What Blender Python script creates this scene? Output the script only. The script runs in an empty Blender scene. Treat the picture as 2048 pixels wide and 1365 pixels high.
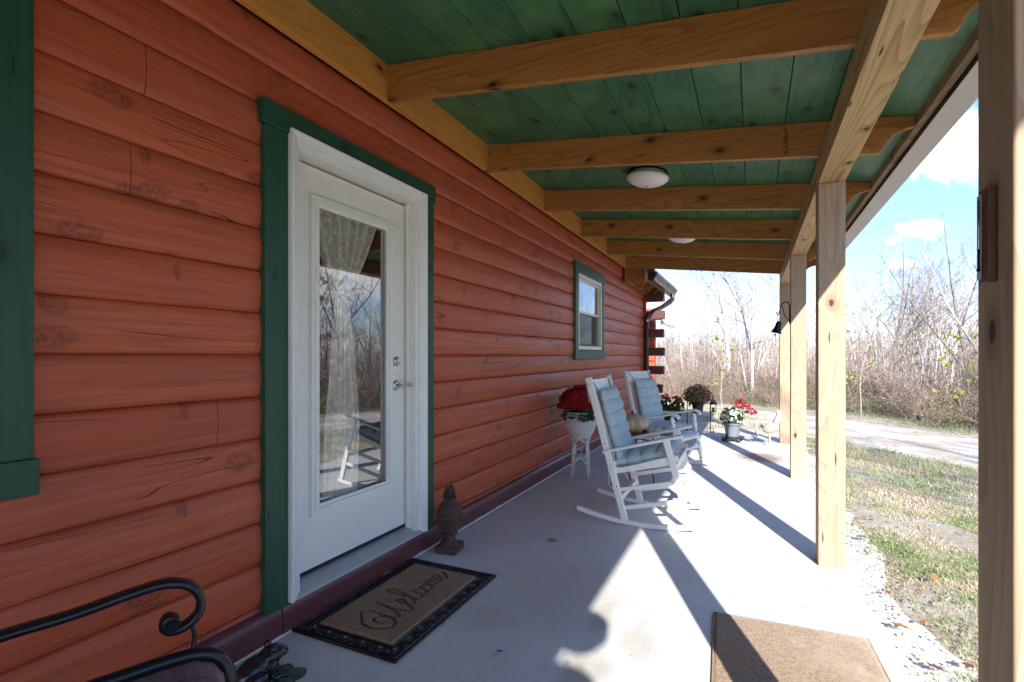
import bpy, bmesh, math, random
import numpy as np
from mathutils import Vector, Matrix, noise as mn
PI = math.pi
R = math.radians
S = bpy.context.scene
COL = S.collection
random.seed(7)

# ------------------------------------------------------------------ camera, sky, sun, exposure
cam = bpy.data.cameras.new("camera"); co = bpy.data.objects.new("camera", cam); COL.objects.link(co)
co.location = (0, 0, 1.27); co.rotation_euler = (R(90), 0, R(25.16))
cam.sensor_width = 36; cam.lens = 18.0; cam.shift_y = 0.0144; cam.clip_start = 0.05; cam.clip_end = 2000
S.camera = co
LD = Vector((-0.40, 1.0, -0.584)).normalized()          # the way sunlight travels
EL = math.asin(-LD.z); AZ = math.atan2(-LD.x, -LD.y)
W = bpy.data.worlds.new("World"); S.world = W; W.use_nodes = True
nt = W.node_tree; nt.nodes.clear()
def wn(t, **k):
    n = nt.nodes.new(t)
    for a, b in k.items(): setattr(n, a, b)
    return n
wo = wn('ShaderNodeOutputWorld'); bg = wn('ShaderNodeBackground'); bg.inputs[1].default_value = 0.15
sky = wn('ShaderNodeTexSky'); sky.sky_type = 'NISHITA'; sky.sun_disc = False
sky.sun_elevation = EL; sky.sun_rotation = AZ; sky.air_density = 1.0; sky.dust_density = 0.25; sky.ozone_density = 3.0
tc = wn('ShaderNodeTexCoord')
nz = wn('ShaderNodeTexNoise'); nz.inputs['Scale'].default_value = 11; nz.inputs['Detail'].default_value = 7
nt.links.new(tc.outputs['Generated'], nz.inputs['Vector'])
def sky_dir(x, y):
    a = R(25.16); l = (x-1024)/1024; v = -(y-712)/1024
    return Vector((-math.sin(a)+l*math.cos(a), math.cos(a)+l*math.sin(a), v)).normalized()
CL = [(1845, 462, .036, 2.4), (1790, 480, .014, 2.0), (1806, 530, .022, 2.2), (1905, 292, .060, 1.6), (1935, 330, .045, 1.5), (1930, 250, .03, 1.5), (1700, 330, .02, 2),
      (1400, -300, .12, 2), (900, -500, .2, 2), (3400, 300, .12, 2.5), (2700, 180, .10, 2.2), (2400, 420, .07, 2.4), (4600, 200, .2, 2.5)]
acc = None
for (x, y, r, fl) in CL:
    d = sky_dir(x, y)
    sub = wn('ShaderNodeVectorMath', operation='SUBTRACT'); nt.links.new(tc.outputs['Generated'], sub.inputs[0]); sub.inputs[1].default_value = d
    mu = wn('ShaderNodeVectorMath', operation='MULTIPLY'); nt.links.new(sub.outputs[0], mu.inputs[0]); mu.inputs[1].default_value = (1, 1, fl)
    le = wn('ShaderNodeVectorMath', operation='LENGTH'); nt.links.new(mu.outputs[0], le.inputs[0])
    mr = wn('ShaderNodeMapRange'); nt.links.new(le.outputs['Value'], mr.inputs[0])
    mr.inputs[1].default_value = r*1.5; mr.inputs[2].default_value = 0; mr.inputs[3].default_value = 0; mr.inputs[4].default_value = 1
    if acc is None: acc = mr.outputs[0]
    else:
        mx = wn('ShaderNodeMath', operation='MAXIMUM'); nt.links.new(acc, mx.inputs[0]); nt.links.new(mr.outputs[0], mx.inputs[1]); acc = mx.outputs[0]
n2 = wn('ShaderNodeTexNoise'); n2.inputs['Scale'].default_value = 34; n2.inputs['Detail'].default_value = 6
nt.links.new(tc.outputs['Generated'], n2.inputs['Vector'])
ma = wn('ShaderNodeMath', operation='MULTIPLY_ADD'); nt.links.new(n2.outputs[0], ma.inputs[0]); ma.inputs[1].default_value = 1.5; nt.links.new(acc, ma.inputs[2])
cr = wn('ShaderNodeMapRange'); cr.interpolation_type = 'SMOOTHSTEP'; nt.links.new(ma.outputs[0], cr.inputs[0]); cr.inputs[1].default_value = 1.0; cr.inputs[2].default_value = 1.55
gate = wn('ShaderNodeMath', operation='GREATER_THAN'); nt.links.new(acc, gate.inputs[0]); gate.inputs[1].default_value = 0.001
cm = wn('ShaderNodeMath', operation='MULTIPLY'); nt.links.new(cr.outputs[0], cm.inputs[0]); nt.links.new(gate.outputs[0], cm.inputs[1])
tint = wn('ShaderNodeMixRGB', blend_type='MULTIPLY'); tint.inputs[0].default_value = 1; nt.links.new(sky.outputs[0], tint.inputs[1]); 
sxyz = wn('ShaderNodeSeparateXYZ'); nt.links.new(tc.outputs['Generated'], sxyz.inputs[0])
hr = wn('ShaderNodeMapRange'); nt.links.new(sxyz.outputs['Z'], hr.inputs[0]); hr.inputs[1].default_value = 0.0; hr.inputs[2].default_value = 0.5
hc = wn('ShaderNodeMixRGB'); nt.links.new(hr.outputs[0], hc.inputs[0]); hc.inputs[1].default_value = (.45, .50, .63, 1); hc.inputs[2].default_value = (.80, .79, .98, 1)
nt.links.new(hc.outputs[0], tint.inputs[2])
mixc = wn('ShaderNodeMixRGB'); nt.links.new(cm.outputs[0], mixc.inputs[0]); nt.links.new(tint.outputs[0], mixc.inputs[1]); mixc.inputs[2].default_value = (4.2, 4.3, 4.4, 1)
nt.links.new(mixc.outputs[0], bg.inputs[0]); nt.links.new(bg.outputs[0], wo.inputs[0])

sl = bpy.data.lights.new("sun", 'SUN'); so = bpy.data.objects.new("sun", sl); COL.objects.link(so)
sl.energy = 4.0; sl.angle = R(0.5); sl.color = (1.0, 0.975, 0.93)
so.rotation_euler = LD.to_track_quat('-Z', 'Y').to_euler()
S.view_settings.view_transform = 'Standard'; S.view_settings.look = 'None'; S.view_settings.exposure = 1.56; S.view_settings.gamma = 1
S.render.resolution_x = 1024; S.render.resolution_y = 682
try:
    S.cycles.max_bounces = 10; S.cycles.diffuse_bounces = 5; S.cycles.transparent_max_bounces = 24
except Exception: pass

# ------------------------------------------------------------------ helpers
def tag(o, label=None, cat=None, group=None, kind=None):
    if label: o['label'] = label
    if cat: o['category'] = cat
    if group: o['group'] = group
    if kind: o['kind'] = kind
    return o
def empty(name, loc=(0,0,0), rz=0, label=None, cat=None, group=None):
    o = bpy.data.objects.new(name, None); COL.objects.link(o); o.location = loc; o.rotation_euler = (0, 0, rz)
    o.empty_display_size = 0.1
    return tag(o, label, cat, group)
class MB:
    def __init__(s): s.v = []; s.f = []
    def add(s, vs, fs):
        b = len(s.v); s.v += [tuple(p) for p in vs]; s.f += [tuple(i+b for i in f) for f in fs]; return s
    def box(s, c, d, m=None):
        c = Vector(c); pts = []
        for x in (-.5, .5):
            for y in (-.5, .5):
                for z in (-.5, .5):
                    p = Vector((x*d[0], y*d[1], z*d[2]))
                    if m is not None: p = m @ p
                    pts.append(p + c)
        return s.add(pts, [(0,1,3,2),(4,6,7,5),(0,4,5,1),(2,3,7,6),(0,2,6,4),(1,5,7,3)])
    def bx(s, x0, x1, y0, y1, z0, z1):
        return s.box(((x0+x1)/2, (y0+y1)/2, (z0+z1)/2), (x1-x0, y1-y0, z1-z0))
    def bar(s, p, q, w, t, up=(0,0,1)):
        """rectangular bar from p to q, w along up-ish, t across"""
        p = Vector(p); q = Vector(q); a = (q-p).normalized(); u = Vector(up); u = (u - a*u.dot(a)).normalized(); b = a.cross(u)
        pts = [e + u*sw*w/2 + b*st*t/2 for e in (p, q) for sw, st in ((-1,-1),(-1,1),(1,1),(1,-1))]
        return s.add(pts, [(0,3,2,1),(4,5,6,7),(0,1,5,4),(1,2,6,5),(2,3,7,6),(3,0,4,7)])
    def tube(s, pts, r, n=8, cap=True, flat=None, closed=False):
        P = [Vector(p) for p in pts]; k = len(P)
        if not hasattr(r, '__len__'): r = [r]*k
        rings = []; u = None
        for i in range(k):
            if closed: a = (P[(i+1)%k]-P[i-1])
            else: a = (P[min(i+1,k-1)]-P[max(i-1,0)])
            if a.length < 1e-9: a = Vector((0,0,1))
            a.normalize()
            if flat is not None: u = Vector(flat); u = (u - a*u.dot(a)); u = u.normalized() if u.length > 1e-6 else Vector((1,0,0))
            elif u is None:
                u = Vector((0,0,1)) if abs(a.z) < .9 else Vector((1,0,0)); u = (u-a*u.dot(a)).normalized()
            else:
                u = (u-a*u.dot(a)); u = u.normalized() if u.length > 1e-6 else Vector((1,0,0))
            b = a.cross(u); rr = r[i]
            ru, rb = rr if hasattr(rr, '__len__') else (rr, rr)
            rings.append([P[i] + u*math.cos(2*PI*j/n)*ru + b*math.sin(2*PI*j/n)*rb for j in range(n)])
        vs = [p for g in rings for p in g]; fs = []
        for i in range(k if closed else k-1):
            i2 = (i+1) % k
            for j in range(n):
                fs.append((i*n+j, i*n+(j+1)%n, i2*n+(j+1)%n, i2*n+j))
        if cap and not closed: fs.append(tuple(range(n))[::-1]); fs.append(tuple((k-1)*n+j for j in range(n)))
        return s.add(vs, fs)
    def lathe(s, prof, c=(0,0,0), n=24, fn=None, m=None):
        vs = []; fs = []; k = len(prof); c = Vector(c)
        for i, (r, z) in enumerate(prof):
            for j in range(n):
                a = 2*PI*j/n; rr = r if fn is None else fn(i, j, r, z)
                p = Vector((rr*math.cos(a), rr*math.sin(a), z))
                if m is not None: p = m @ p
                vs.append(c+p)
        for i in range(k-1):
            for j in range(n): fs.append((i*n+j, i*n+(j+1)%n, (i+1)*n+(j+1)%n, (i+1)*n+j))
        if prof[0][0] > 1e-4: fs.append(tuple(range(n))[::-1])
        if prof[-1][0] > 1e-4: fs.append(tuple((k-1)*n+j for j in range(n)))
        return s.add(vs, fs)
    def prism(s, poly, ax, a0, a1):
        """poly: list of 2D points; ax: 'x','y','z' extrusion axis"""
        def P(u, v, a): return {'x': (a,u,v), 'y': (u,a,v), 'z': (u,v,a)}[ax]
        n = len(poly); vs = [P(u,v,a0) for u,v in poly]+[P(u,v,a1) for u,v in poly]
        fs = [tuple(range(n)), tuple(range(2*n-1, n-1, -1))]+[(i, i+n, (i+1)%n+n, (i+1)%n) for i in range(n)]
        return s.add(vs, fs)
    def ball(s, c, r, n=12, k=8, m=None):
        rx, ry, rz = r if hasattr(r, '__len__') else (r,r,r)
        pr = [(math.sin(PI*i/k), -math.cos(PI*i/k)) for i in range(k+1)]
        M = Matrix.Diagonal((rx,ry,rz)); M = M if m is None else (m @ M)
        return s.lathe(pr, c, n, m=M)
    def build(s, name, mat, parent=None, smooth=False, bevel=0, seg=2, recalc=True, loc=None):
        me = bpy.data.meshes.new(name); me.from_pydata(s.v, [], s.f); me.update()
        if recalc:
            b = bmesh.new(); b.from_mesh(me); bmesh.ops.remove_doubles(b, verts=b.verts, dist=1e-6); bmesh.ops.recalc_face_normals(b, faces=b.faces); b.to_mesh(me); b.free()
        if mat: me.materials.append(mat)
        if smooth: me.polygons.foreach_set('use_smooth', [True]*len(me.polygons))
        o = bpy.data.objects.new(name, me); COL.objects.link(o)
        if parent is not None: o.parent = parent
        if loc is not None: o.location = loc
        if bevel:
            md = o.modifiers.new('bevel', 'BEVEL'); md.width = bevel; md.segments = seg; md.limit_method = 'ANGLE'; md.angle_limit = R(35)
            me.polygons.foreach_set('use_smooth', [True]*len(me.polygons))
            wnm = o.modifiers.new('wn', 'WEIGHTED_NORMAL'); wnm.keep_sharp = False
        return o
def autosmooth(o, ang=35):
    me = o.data; me.polygons.foreach_set('use_smooth', [True]*len(me.polygons))
    try: me.set_sharp_from_angle(angle=R(ang))
    except Exception: pass
    return o
def board(name, p, q, w, t, mat, parent, up=(0,0,1), bevel=.003, wob=0):
    """lumber: own local frame with X along the length so that the grain follows it"""
    p = Vector(p); q = Vector(q); L = (q-p).length; a = (q-p).normalized(); u = Vector(up); u = (u-a*u.dot(a)).normalized(); b = u.cross(a)
    m = MB(); m.bx(-L/2, L/2, -t/2, t/2, -w/2, w/2)
    o = m.build(name, mat, parent, bevel=bevel)
    M = Matrix((a, b, u)).transposed().to_4x4(); M.translation = (p+q)/2
    o.matrix_local = M
    return o
def copy_tree(o, parent=None):
    c = o.copy(); COL.objects.link(c); c.parent = parent
    for ch in list(o.children): copy_tree(ch, c)
    return c

# ------------------------------------------------------------------ materials
class NM:
    def __init__(s, name):
        s.m = bpy.data.materials.new(name); s.m.use_nodes = True; s.t = s.m.node_tree
        s.b = s.t.nodes['Principled BSDF']; s.out = s.t.nodes['Material Output']
    def n(s, t, **k):
        n = s.t.nodes.new(t)
        for a, b in k.items(): setattr(n, a, b)
        return n
    def l(s, a, b): s.t.links.new(a, b)
    def obj(s, sc=(1,1,1), rnd=True, loc=(0,0,0)):
        t = s.n('ShaderNodeTexCoord'); v = t.outputs['Object']
        if rnd:
            i = s.n('ShaderNodeObjectInfo'); mu = s.n('ShaderNodeMath', operation='MULTIPLY'); s.l(i.outputs['Random'], mu.inputs[0]); mu.inputs[1].default_value = 37.0
            gi = s.n('ShaderNodeNewGeometry'); mi = s.n('ShaderNodeMath', operation='MULTIPLY_ADD'); s.l(gi.outputs['Random Per Island'], mi.inputs[0]); mi.inputs[1].default_value = 23.0; s.l(mu.outputs[0], mi.inputs[2])
            ad = s.n('ShaderNodeVectorMath', operation='ADD'); s.l(v, ad.inputs[0]); s.l(mi.outputs[0], ad.inputs[1]); v = ad.outputs[0]
        mp = s.n('ShaderNodeMapping'); s.l(v, mp.inputs[0]); mp.inputs['Scale'].default_value = sc; mp.inputs['Location'].default_value = loc
        return mp.outputs[0]
    def noise(s, v, sc, det=4, rough=.55, dist=0):
        n = s.n('ShaderNodeTexNoise'); s.l(v, n.inputs['Vector']); n.inputs['Scale'].default_value = sc; n.inputs['Detail'].default_value = det
        n.inputs['Roughness'].default_value = rough; n.inputs['Distortion'].default_value = dist; return n.outputs[0]
    def ramp(s, f, stops, interp='LINEAR'):
        r = s.n('ShaderNodeValToRGB'); r.color_ramp.interpolation = interp; e = r.color_ramp.elements
        while len(e) < len(stops): e.new(.5)
        for i, (p, c) in enumerate(stops):
            e[i].position = p; e[i].color = (*c, 1) if len(c) == 3 else c
        s.l(f, r.inputs[0]); return r.outputs[0]
    def mr(s, f, a, b, c=0, d=1, smooth=False):
        r = s.n('ShaderNodeMapRange'); s.l(f, r.inputs[0])
        if smooth: r.interpolation_type = 'SMOOTHSTEP'
        for i, x in enumerate((a,b,c,d)): r.inputs[i+1].default_value = x
        return r.outputs[0]
    def mix(s, f, a, b, mode='MIX'):
        r = s.n('ShaderNodeMixRGB', blend_type=mode)
        for i, x in enumerate((f, a, b)):
            if hasattr(x, 'is_linked') or isinstance(x, bpy.types.NodeSocket): s.l(x, r.inputs[i])
            elif i == 0: r.inputs[0].default_value = x
            else: r.inputs[i].default_value = (*x, 1) if len(x) == 3 else x
        return r.outputs[0]
    def math(s, op, a, b=None, c=None):
        r = s.n('ShaderNodeMath', operation=op)
        for i, x in enumerate((a, b, c)):
            if x is None: continue
            if isinstance(x, bpy.types.NodeSocket): s.l(x, r.inputs[i])
            else: r.inputs[i].default_value = x
        return r.outputs[0]
    def bump(s, h, st=.3, d=.01):
        b = s.n('ShaderNodeBump'); b.inputs['Strength'].default_value = st; b.inputs['Distance'].default_value = d; s.l(h, b.inputs['Height'])
        s.l(b.outputs[0], s.b.inputs['Normal']); return b
    def fin(s, col=None, rough=.6, spec=None, metal=0):
        if col is not None:
            if isinstance(col, bpy.types.NodeSocket): s.l(col, s.b.inputs['Base Color'])
            else: s.b.inputs['Base Color'].default_value = (*col, 1)
        if isinstance(rough, bpy.types.NodeSocket): s.l(rough, s.b.inputs['Roughness'])
        else: s.b.inputs['Roughness'].default_value = rough
        s.b.inputs['Metallic'].default_value = metal
        if spec is not None: s.b.inputs['Specular IOR Level'].default_value = spec
        return s.m
def wood(name, light, dark, knot=(.03,.015,.008), ring=5.0, rough=.6, knots=.5, contrast=1.0, stain=None, gscale=1.0):
    m = NM(name)
    field = m.noise(m.obj((.34*gscale, 3.1*gscale, 3.1*gscale)), 1.0, 2.2, .42, .25)
    fine = m.noise(m.obj((2.5, 160, 160)), 1.0, 3, .6)
    big = m.noise(m.obj((.7, 2.5, 2.5)), 1.0, 3, .5)
    streak = m.noise(m.obj((.8, 42, 42)), 1.0, 3, .6)
    fr = m.math('FRACT', m.math('MULTIPLY', field, ring*6.5))
    g = m.math('MULTIPLY', m.math('POWER', fr, 2.2), m.mr(streak, .3, .7, .45, 1))
    c = m.mix(m.math('MULTIPLY', g, .62*contrast), light, dark)
    c = m.mix(m.mr(fine, .35, .7, 0, .30), c, dark); c = m.mix(m.mr(streak, .5, .75, 0, .35), c, dark)
    c = m.mix(m.mr(big, .3, .75, 0, .4), c, tuple(x*.6 for x in light))
    # knots
    sp0 = m.n('ShaderNodeSeparateXYZ'); m.l(m.obj((1,1,1)), sp0.inputs[0]); yz = m.math('ADD', sp0.outputs['Y'], sp0.outputs['Z'])
    def flat2(a_, b_):
        cb = m.n('ShaderNodeCombineXYZ'); m.l(m.math('MULTIPLY', sp0.outputs['X'], a_), cb.inputs[0]); m.l(m.math('MULTIPLY', yz, b_), cb.inputs[1]); return cb.outputs[0]
    vo = m.n('ShaderNodeTexVoronoi', voronoi_dimensions='2D'); m.l(flat2(4.6, 8.0), vo.inputs['Vector']); vo.inputs['Scale'].default_value = 1.0
    wh = m.n('ShaderNodeSeparateColor'); m.l(vo.outputs['Color'], wh.inputs[0])
    sel = m.math('LESS_THAN', wh.outputs[0], knots); rg = m.noise(m.obj((30, 30, 30)), 1.0, 3, .6)
    dd = m.math('MULTIPLY_ADD', m.math('SUBTRACT', rg, .5), .09, vo.outputs['Distance'])
    kd = m.math('MULTIPLY', m.mr(dd, .07, .115, 1, 0, True), sel)
    halo = m.math('MULTIPLY', m.mr(dd, .10, .34, .75, 0, True), sel)
    rings_ = m.math('MULTIPLY', m.math('POWER', m.math('FRACT', m.math('MULTIPLY', dd, 22)), 2.0), m.math('MULTIPLY', m.mr(dd, .14, .46, .55, 0), sel))
    c = m.mix(halo, c, dark); c = m.mix(rings_, c, dark); c = m.mix(kd, c, knot)
    # short dark slashes where small branches were cut through
    v2 = m.n('ShaderNodeTexVoronoi', voronoi_dimensions='2D'); m.l(flat2(3.0, 30.0), v2.inputs['Vector']); v2.inputs['Scale'].default_value = 1.0
    w2_ = m.n('ShaderNodeSeparateColor'); m.l(v2.outputs['Color'], w2_.inputs[0])
    sl2 = m.math('MULTIPLY', m.mr(m.math('MULTIPLY_ADD', m.math('SUBTRACT', rg, .5), .14, v2.outputs['Distance']), .09, .13, 1, 0), m.math('LESS_THAN', w2_.outputs[1], knots*.30))
    c = m.mix(sl2, c, knot)
    if stain: c = m.mix(m.mr(m.noise(m.obj((1.2,1.2,1.2)), 2.0, 5, .6), .5, .7, 0, .6), c, stain)
    h = m.math('ADD', m.math('MULTIPLY', fine, .6), m.math('MULTIPLY', g, .4))
    m.bump(h, .35, .004)
    return m.fin(c, rough)
M = {}
M['joist'] = wood('joist pine', (.48,.200,.040), (.125,.042,.010), knots=.16, rough=.55, contrast=1.2)
M['ledger'] = wood('ledger pine', (.68,.30,.055), (.34,.11,.018), knots=.10, rough=.5)
M['post'] = wood('post pine', (.45,.335,.22), (.20,.125,.07), knots=.10, rough=.7, contrast=1.0)
M['beam'] = wood('beam pine', (.60,.42,.19), (.25,.13,.045), knots=.10, rough=.65, contrast=1.55)
M['sub'] = wood('fascia pine', (.40,.27,.15), (.12,.07,.04), knots=.2, rough=.75, contrast=1.3)
M['ceil'] = wood('green stained ceiling board', (.045,.175,.078), (.008,.042,.020), knot=(.003,.010,.006), ring=4, knots=.16, rough=.45, contrast=1.15, stain=(.11,.26,.10))
M['trim'] = wood('green stained trim', (.014,.080,.042), (.005,.036,.020), knot=(.004,.02,.015), ring=3, knots=.08, rough=.5, contrast=.7)
M['oak'] = wood('varnished table top', (.42,.20,.075), (.22,.09,.03), knots=.1, rough=.35)
def logmat():
    m = NM('red stained log siding')
    t = m.n('ShaderNodeTexCoord'); sp = m.n('ShaderNodeSeparateXYZ'); m.l(t.outputs['Object'], sp.inputs[0])
    row = m.math('FLOOR', m.math('DIVIDE', m.math('SUBTRACT', sp.outputs['Z'], .159), .186))
    # each log gets its own stretch of wood
    sh = m.n('ShaderNodeCombineXYZ'); m.l(m.math('MULTIPLY', row, 13.7), sh.inputs['Y']); m.l(m.math('MULTIPLY', row, 3.1), sh.inputs['X'])
    ad = m.n('ShaderNodeVectorMath', operation='ADD'); m.l(t.outputs['Object'], ad.inputs[0]); m.l(sh.outputs[0], ad.inputs[1])
    def mp(sc):
        k = m.n('ShaderNodeMapping'); m.l(ad.outputs[0], k.inputs[0]); k.inputs['Scale'].default_value = sc; return k.outputs[0]
    wn_ = m.n('ShaderNodeTexWhiteNoise', noise_dimensions='1D'); m.l(row, wn_.inputs['W'])
    base = m.mix(wn_.outputs[0], (.43,.080,.030), (.51,.112,.046))
    fine = m.noise(mp((60, 2.0, 75)), 1.0, 4, .6)
    big = m.noise(mp((2, .9, 6)), 1.0, 4, .55)
    c = m.mix(m.mr(fine, .42, .72, 0, .6), base, (.20,.042,.020))
    c = m.mix(m.mr(big, .45, .75, 0, .45), c, (.44,.13,.07))
    # faint growth rings
    w = m.n('ShaderNodeTexWave', wave_type='RINGS', rings_direction='Y'); m.l(mp((7, .45, 7)), w.inputs['Vector']); w.inputs['Scale'].default_value = 4; w.inputs['Distortion'].default_value = 6; w.inputs['Detail'].default_value = 2
    c = m.mix(m.math('MULTIPLY', m.math('POWER', w.outputs[0], 3), .22), c, (.18,.04,.02))
    # knots, with the small dark checks that open round them
    def knots(sc, keep, r0, r1, dens):
        q = m.n('ShaderNodeMixRGB'); q.inputs[0].default_value = .08; yzx = m.n('ShaderNodeSeparateXYZ'); m.l(mp(sc), yzx.inputs[0]); cb = m.n('ShaderNodeCombineXYZ'); m.l(yzx.outputs['Y'], cb.inputs[0]); m.l(yzx.outputs['Z'], cb.inputs[1]); m.l(cb.outputs[0], q.inputs[1])
        nn = m.n('ShaderNodeTexNoise'); m.l(mp((9,6,9)), nn.inputs['Vector']); nn.inputs['Scale'].default_value = 1.5; m.l(nn.outputs[1], q.inputs[2])
        vo = m.n('ShaderNodeTexVoronoi', voronoi_dimensions='2D'); m.l(q.outputs[0], vo.inputs['Vector']); vo.inputs['Scale'].default_value = 1
        sc_ = m.n('ShaderNodeSeparateColor'); m.l(vo.outputs['Color'], sc_.inputs[0])
        sel = m.math('LESS_THAN', sc_.outputs[0], keep)
        spot = m.math('MULTIPLY', m.mr(vo.outputs['Distance'], r0, r1, 1, 0, True), sel)
        ring = m.math('MULTIPLY', m.mr(m.math('ABSOLUTE', m.math('SUBTRACT', vo.outputs['Distance'], r0*1.15)), 0, r0*.22, 1, 0), sel)
        chk = m.mr(m.noise(mp(dens), 1.0, 2, .5), .52, .60, 0, 1)
        return spot, m.math('MULTIPLY', spot, chk), m.math('MULTIPLY', ring, m.mr(m.noise(mp((9,7,9)),1,2), .40,.55,.2,1))
    s1, k1, r1 = knots((1, 3.6, 6.0), .13, .16, .30, (60, 80, 60))
    s2, k2, r2 = knots((1, 5.0, 5.6), .07, .12, .26, (40, 130, 30))
    c = m.mix(m.math('MULTIPLY', s1, .30), c, (.16,.035,.02)); c = m.mix(m.math('MULTIPLY', s2, .30), c, (.16,.035,.02))
    s3, k3, r3 = knots((1, 9.0, 3.4), .07, .10, .24, (30, 90, 20)); c = m.mix(m.math('MULTIPLY', s3, .35), c, (.12,.03,.02))
    k = m.math('MAXIMUM', m.math('MAXIMUM', k1, k3), k2); k = m.math('MAXIMUM', k, m.math('MULTIPLY', m.math('MAXIMUM', r1, r2), .8))
    c = m.mix(m.math('MULTIPLY', k, .42), c, (.07,.020,.014))
    # long drying checks
    lc = m.noise(mp((1, .55, 9)), 1.0, 1.5, .4)
    line = m.mr(m.math('ABSOLUTE', m.math('SUBTRACT', lc, .5)), .0, .005, 1, 0)
    gate = m.mr(m.noise(mp((1, 1.3, 3)), 1.0, 2, .5), .50, .55, 0, 1)
    line = m.math('MULTIPLY', line, gate)
    c = m.mix(m.math('MULTIPLY', line, .9), c, (.03,.01,.01))
    h = m.math('SUBTRACT', m.math('ADD', m.math('MULTIPLY', fine, .35), m.math('MULTIPLY', w.outputs[0], .25)), m.math('ADD', m.math('MULTIPLY', line, 2.0), m.math('MULTIPLY', k, .9)))
    m.bump(h, .45, .004)
    return m.fin(c, m.mr(big, .3, .7, .40, .56), .35)
M['log'] = logmat()
def paint(name, col, rough=.45, var=.12, sc=6, bump=.08, dirt=None, metal=0, spec=None, fine=90):
    m = NM(name); v = m.obj()
    n1 = m.noise(v, sc, 5, .6); n2 = m.noise(v, fine, 3, .6)
    c = m.mix(m.mr(n1, .35, .75, 0, 1), col, tuple(x*(1-var) for x in col))
    if dirt: c = m.mix(m.mr(m.noise(v, sc*2.3, 6, .7), .56, .72, 0, .6), c, dirt)
    m.bump(m.math('ADD', n1, m.math('MULTIPLY', n2, .4)), bump, .004)
    return m.fin(c, m.mr(n1, .3, .7, rough*.85, min(1, rough*1.15)), spec, metal)
M['white'] = paint('white painted wood', (.74,.74,.71), .4, .07, 5, .12, dirt=(.60,.58,.52))
M['cream'] = paint('cream vinyl', (.70,.68,.58), .35, .05)
M['doorw'] = paint('white door enamel', (.76,.76,.70), .38, .05, 2.5, .06, dirt=(.60,.595,.54))
M['base'] = paint('maroon baseboard', (.125,.040,.044), .35, .25, 4, .15, dirt=(.17,.09,.09))
M['sill'] = paint('grey sill', (.42,.43,.43), .45, .12, 5, .1, dirt=(.33,.33,.31))
M['iron'] = paint('dark iron', (.012,.010,.012), .32, .2, 12, .15, metal=.6)
M['chairmetal'] = paint('dark bronze powder coat', (.018,.016,.022), .30, .15, 10, .10, metal=.3)
M['steel'] = paint('satin nickel', (.55,.53,.48), .28, .08, 10, .03, metal=1)
M['gutter'] = paint('brown aluminium', (.055,.038,.030), .35, .1, 3, .05, metal=.4)
M['gutterw'] = paint('pale eave trim metal', (.50,.46,.43), .45, .08, 3, .05)
M['opal'] = paint('opal glass shade', (.78,.76,.72), .25, .03, 3, .0)
M['rubber'] = paint('black rubber', (.014,.013,.014), .30, .3, 30, .2)
M['stone'] = paint('brown cast stone', (.085,.050,.038), .85, .4, 20, .5, dirt=(.13,.09,.075))
M['frog'] = paint('dark glazed ceramic', (.020,.022,.026), .16, .5, 14, .15, dirt=(.05,.07,.07))
M['leafbase'] = paint('green glazed leaf', (.015,.065,.045), .35, .4, 20, .3)
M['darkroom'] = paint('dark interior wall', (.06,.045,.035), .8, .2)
M['greypot'] = paint('grey plastic pot', (.16,.18,.20), .5, .1, 8, .05)
M['blackpot'] = paint('black plastic pot', (.02,.022,.022), .45, .2, 8, .05)
M['stucco'] = paint('pale weathered cast metal', (.44,.40,.32), .7, .3, 20, .4, dirt=(.30,.22,.13))
M['pumpkin'] = paint('warty tan pumpkin', (.62,.48,.29), .85, .5, 45, 1.0, dirt=(.40,.20,.12), fine=160)
M['gourd'] = paint('dark gourd', (.02,.02,.025), .5, .3)
M['wicker'] = paint('white wicker', (.70,.70,.69), .55, .12, 40, .3, dirt=(.5,.5,.48))
M['curl'] = paint('thermometer brown', (.11,.05,.035), .5, .1)
M['thermw'] = paint('thermometer scale', (.42,.42,.45), .4, .05)
M['red'] = paint('red marking', (.45,.02,.02), .5, .1)
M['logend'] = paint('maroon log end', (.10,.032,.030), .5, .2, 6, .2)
M['shingle'] = paint('brown roof metal', (.09,.07,.06), .5, .2)
def fabric(name, a, b, sc=260, rough=.95, bump=.5):
    m = NM(name); v = m.obj()
    n1 = m.noise(v, sc, 3, .8); n2 = m.noise(v, 6, 3, .5)
    c = m.mix(m.mr(n1, .35, .65, 0, 1), a, b); c = m.mix(m.mr(n2, .4, .7, 0, .3), c, b)
    m.bump(n1, bump, .003); m.b.inputs['Sheen Weight'].default_value = .25
    return m.fin(c, rough, .2)
M['cush'] = fabric('blue tweed cushion', (.22,.36,.43), (.52,.58,.56), 140)
M['cushg'] = fabric('grey tweed cushion edge', (.30,.32,.30), (.46,.47,.43))
M['coir'] = fabric('coir fibre', (.46,.29,.155), (.20,.115,.055), 150, 1, 1)
M['coird'] = fabric('pressed coir lettering', (.075,.040,.022), (.16,.09,.045), 150, 1, 1)
def carpetmat():
    m = NM('brown carpet mat'); v = m.obj(rnd=False); n1 = m.noise(v, 130, 3, .8); n2 = m.noise(v, 5, 5, .7)
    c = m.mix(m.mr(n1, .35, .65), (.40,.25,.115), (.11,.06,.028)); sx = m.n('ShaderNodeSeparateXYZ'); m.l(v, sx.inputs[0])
    sun_wash = m.math('ADD', m.mr(sx.outputs['X'], -.15, .35, 0, .6), m.math('MULTIPLY', m.math('SUBTRACT', n2, .5), 1.6)); c = m.mix(m.mr(sun_wash, .2, .9, 0, .7), c, (.56,.45,.30))  # sunlit wash-out painted into the pile colour, paler towards the yard side
    m.bump(n1, .8, .003); m.b.inputs['Sheen Weight'].default_value = .3; return m.fin(c, 1, .2)
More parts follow.
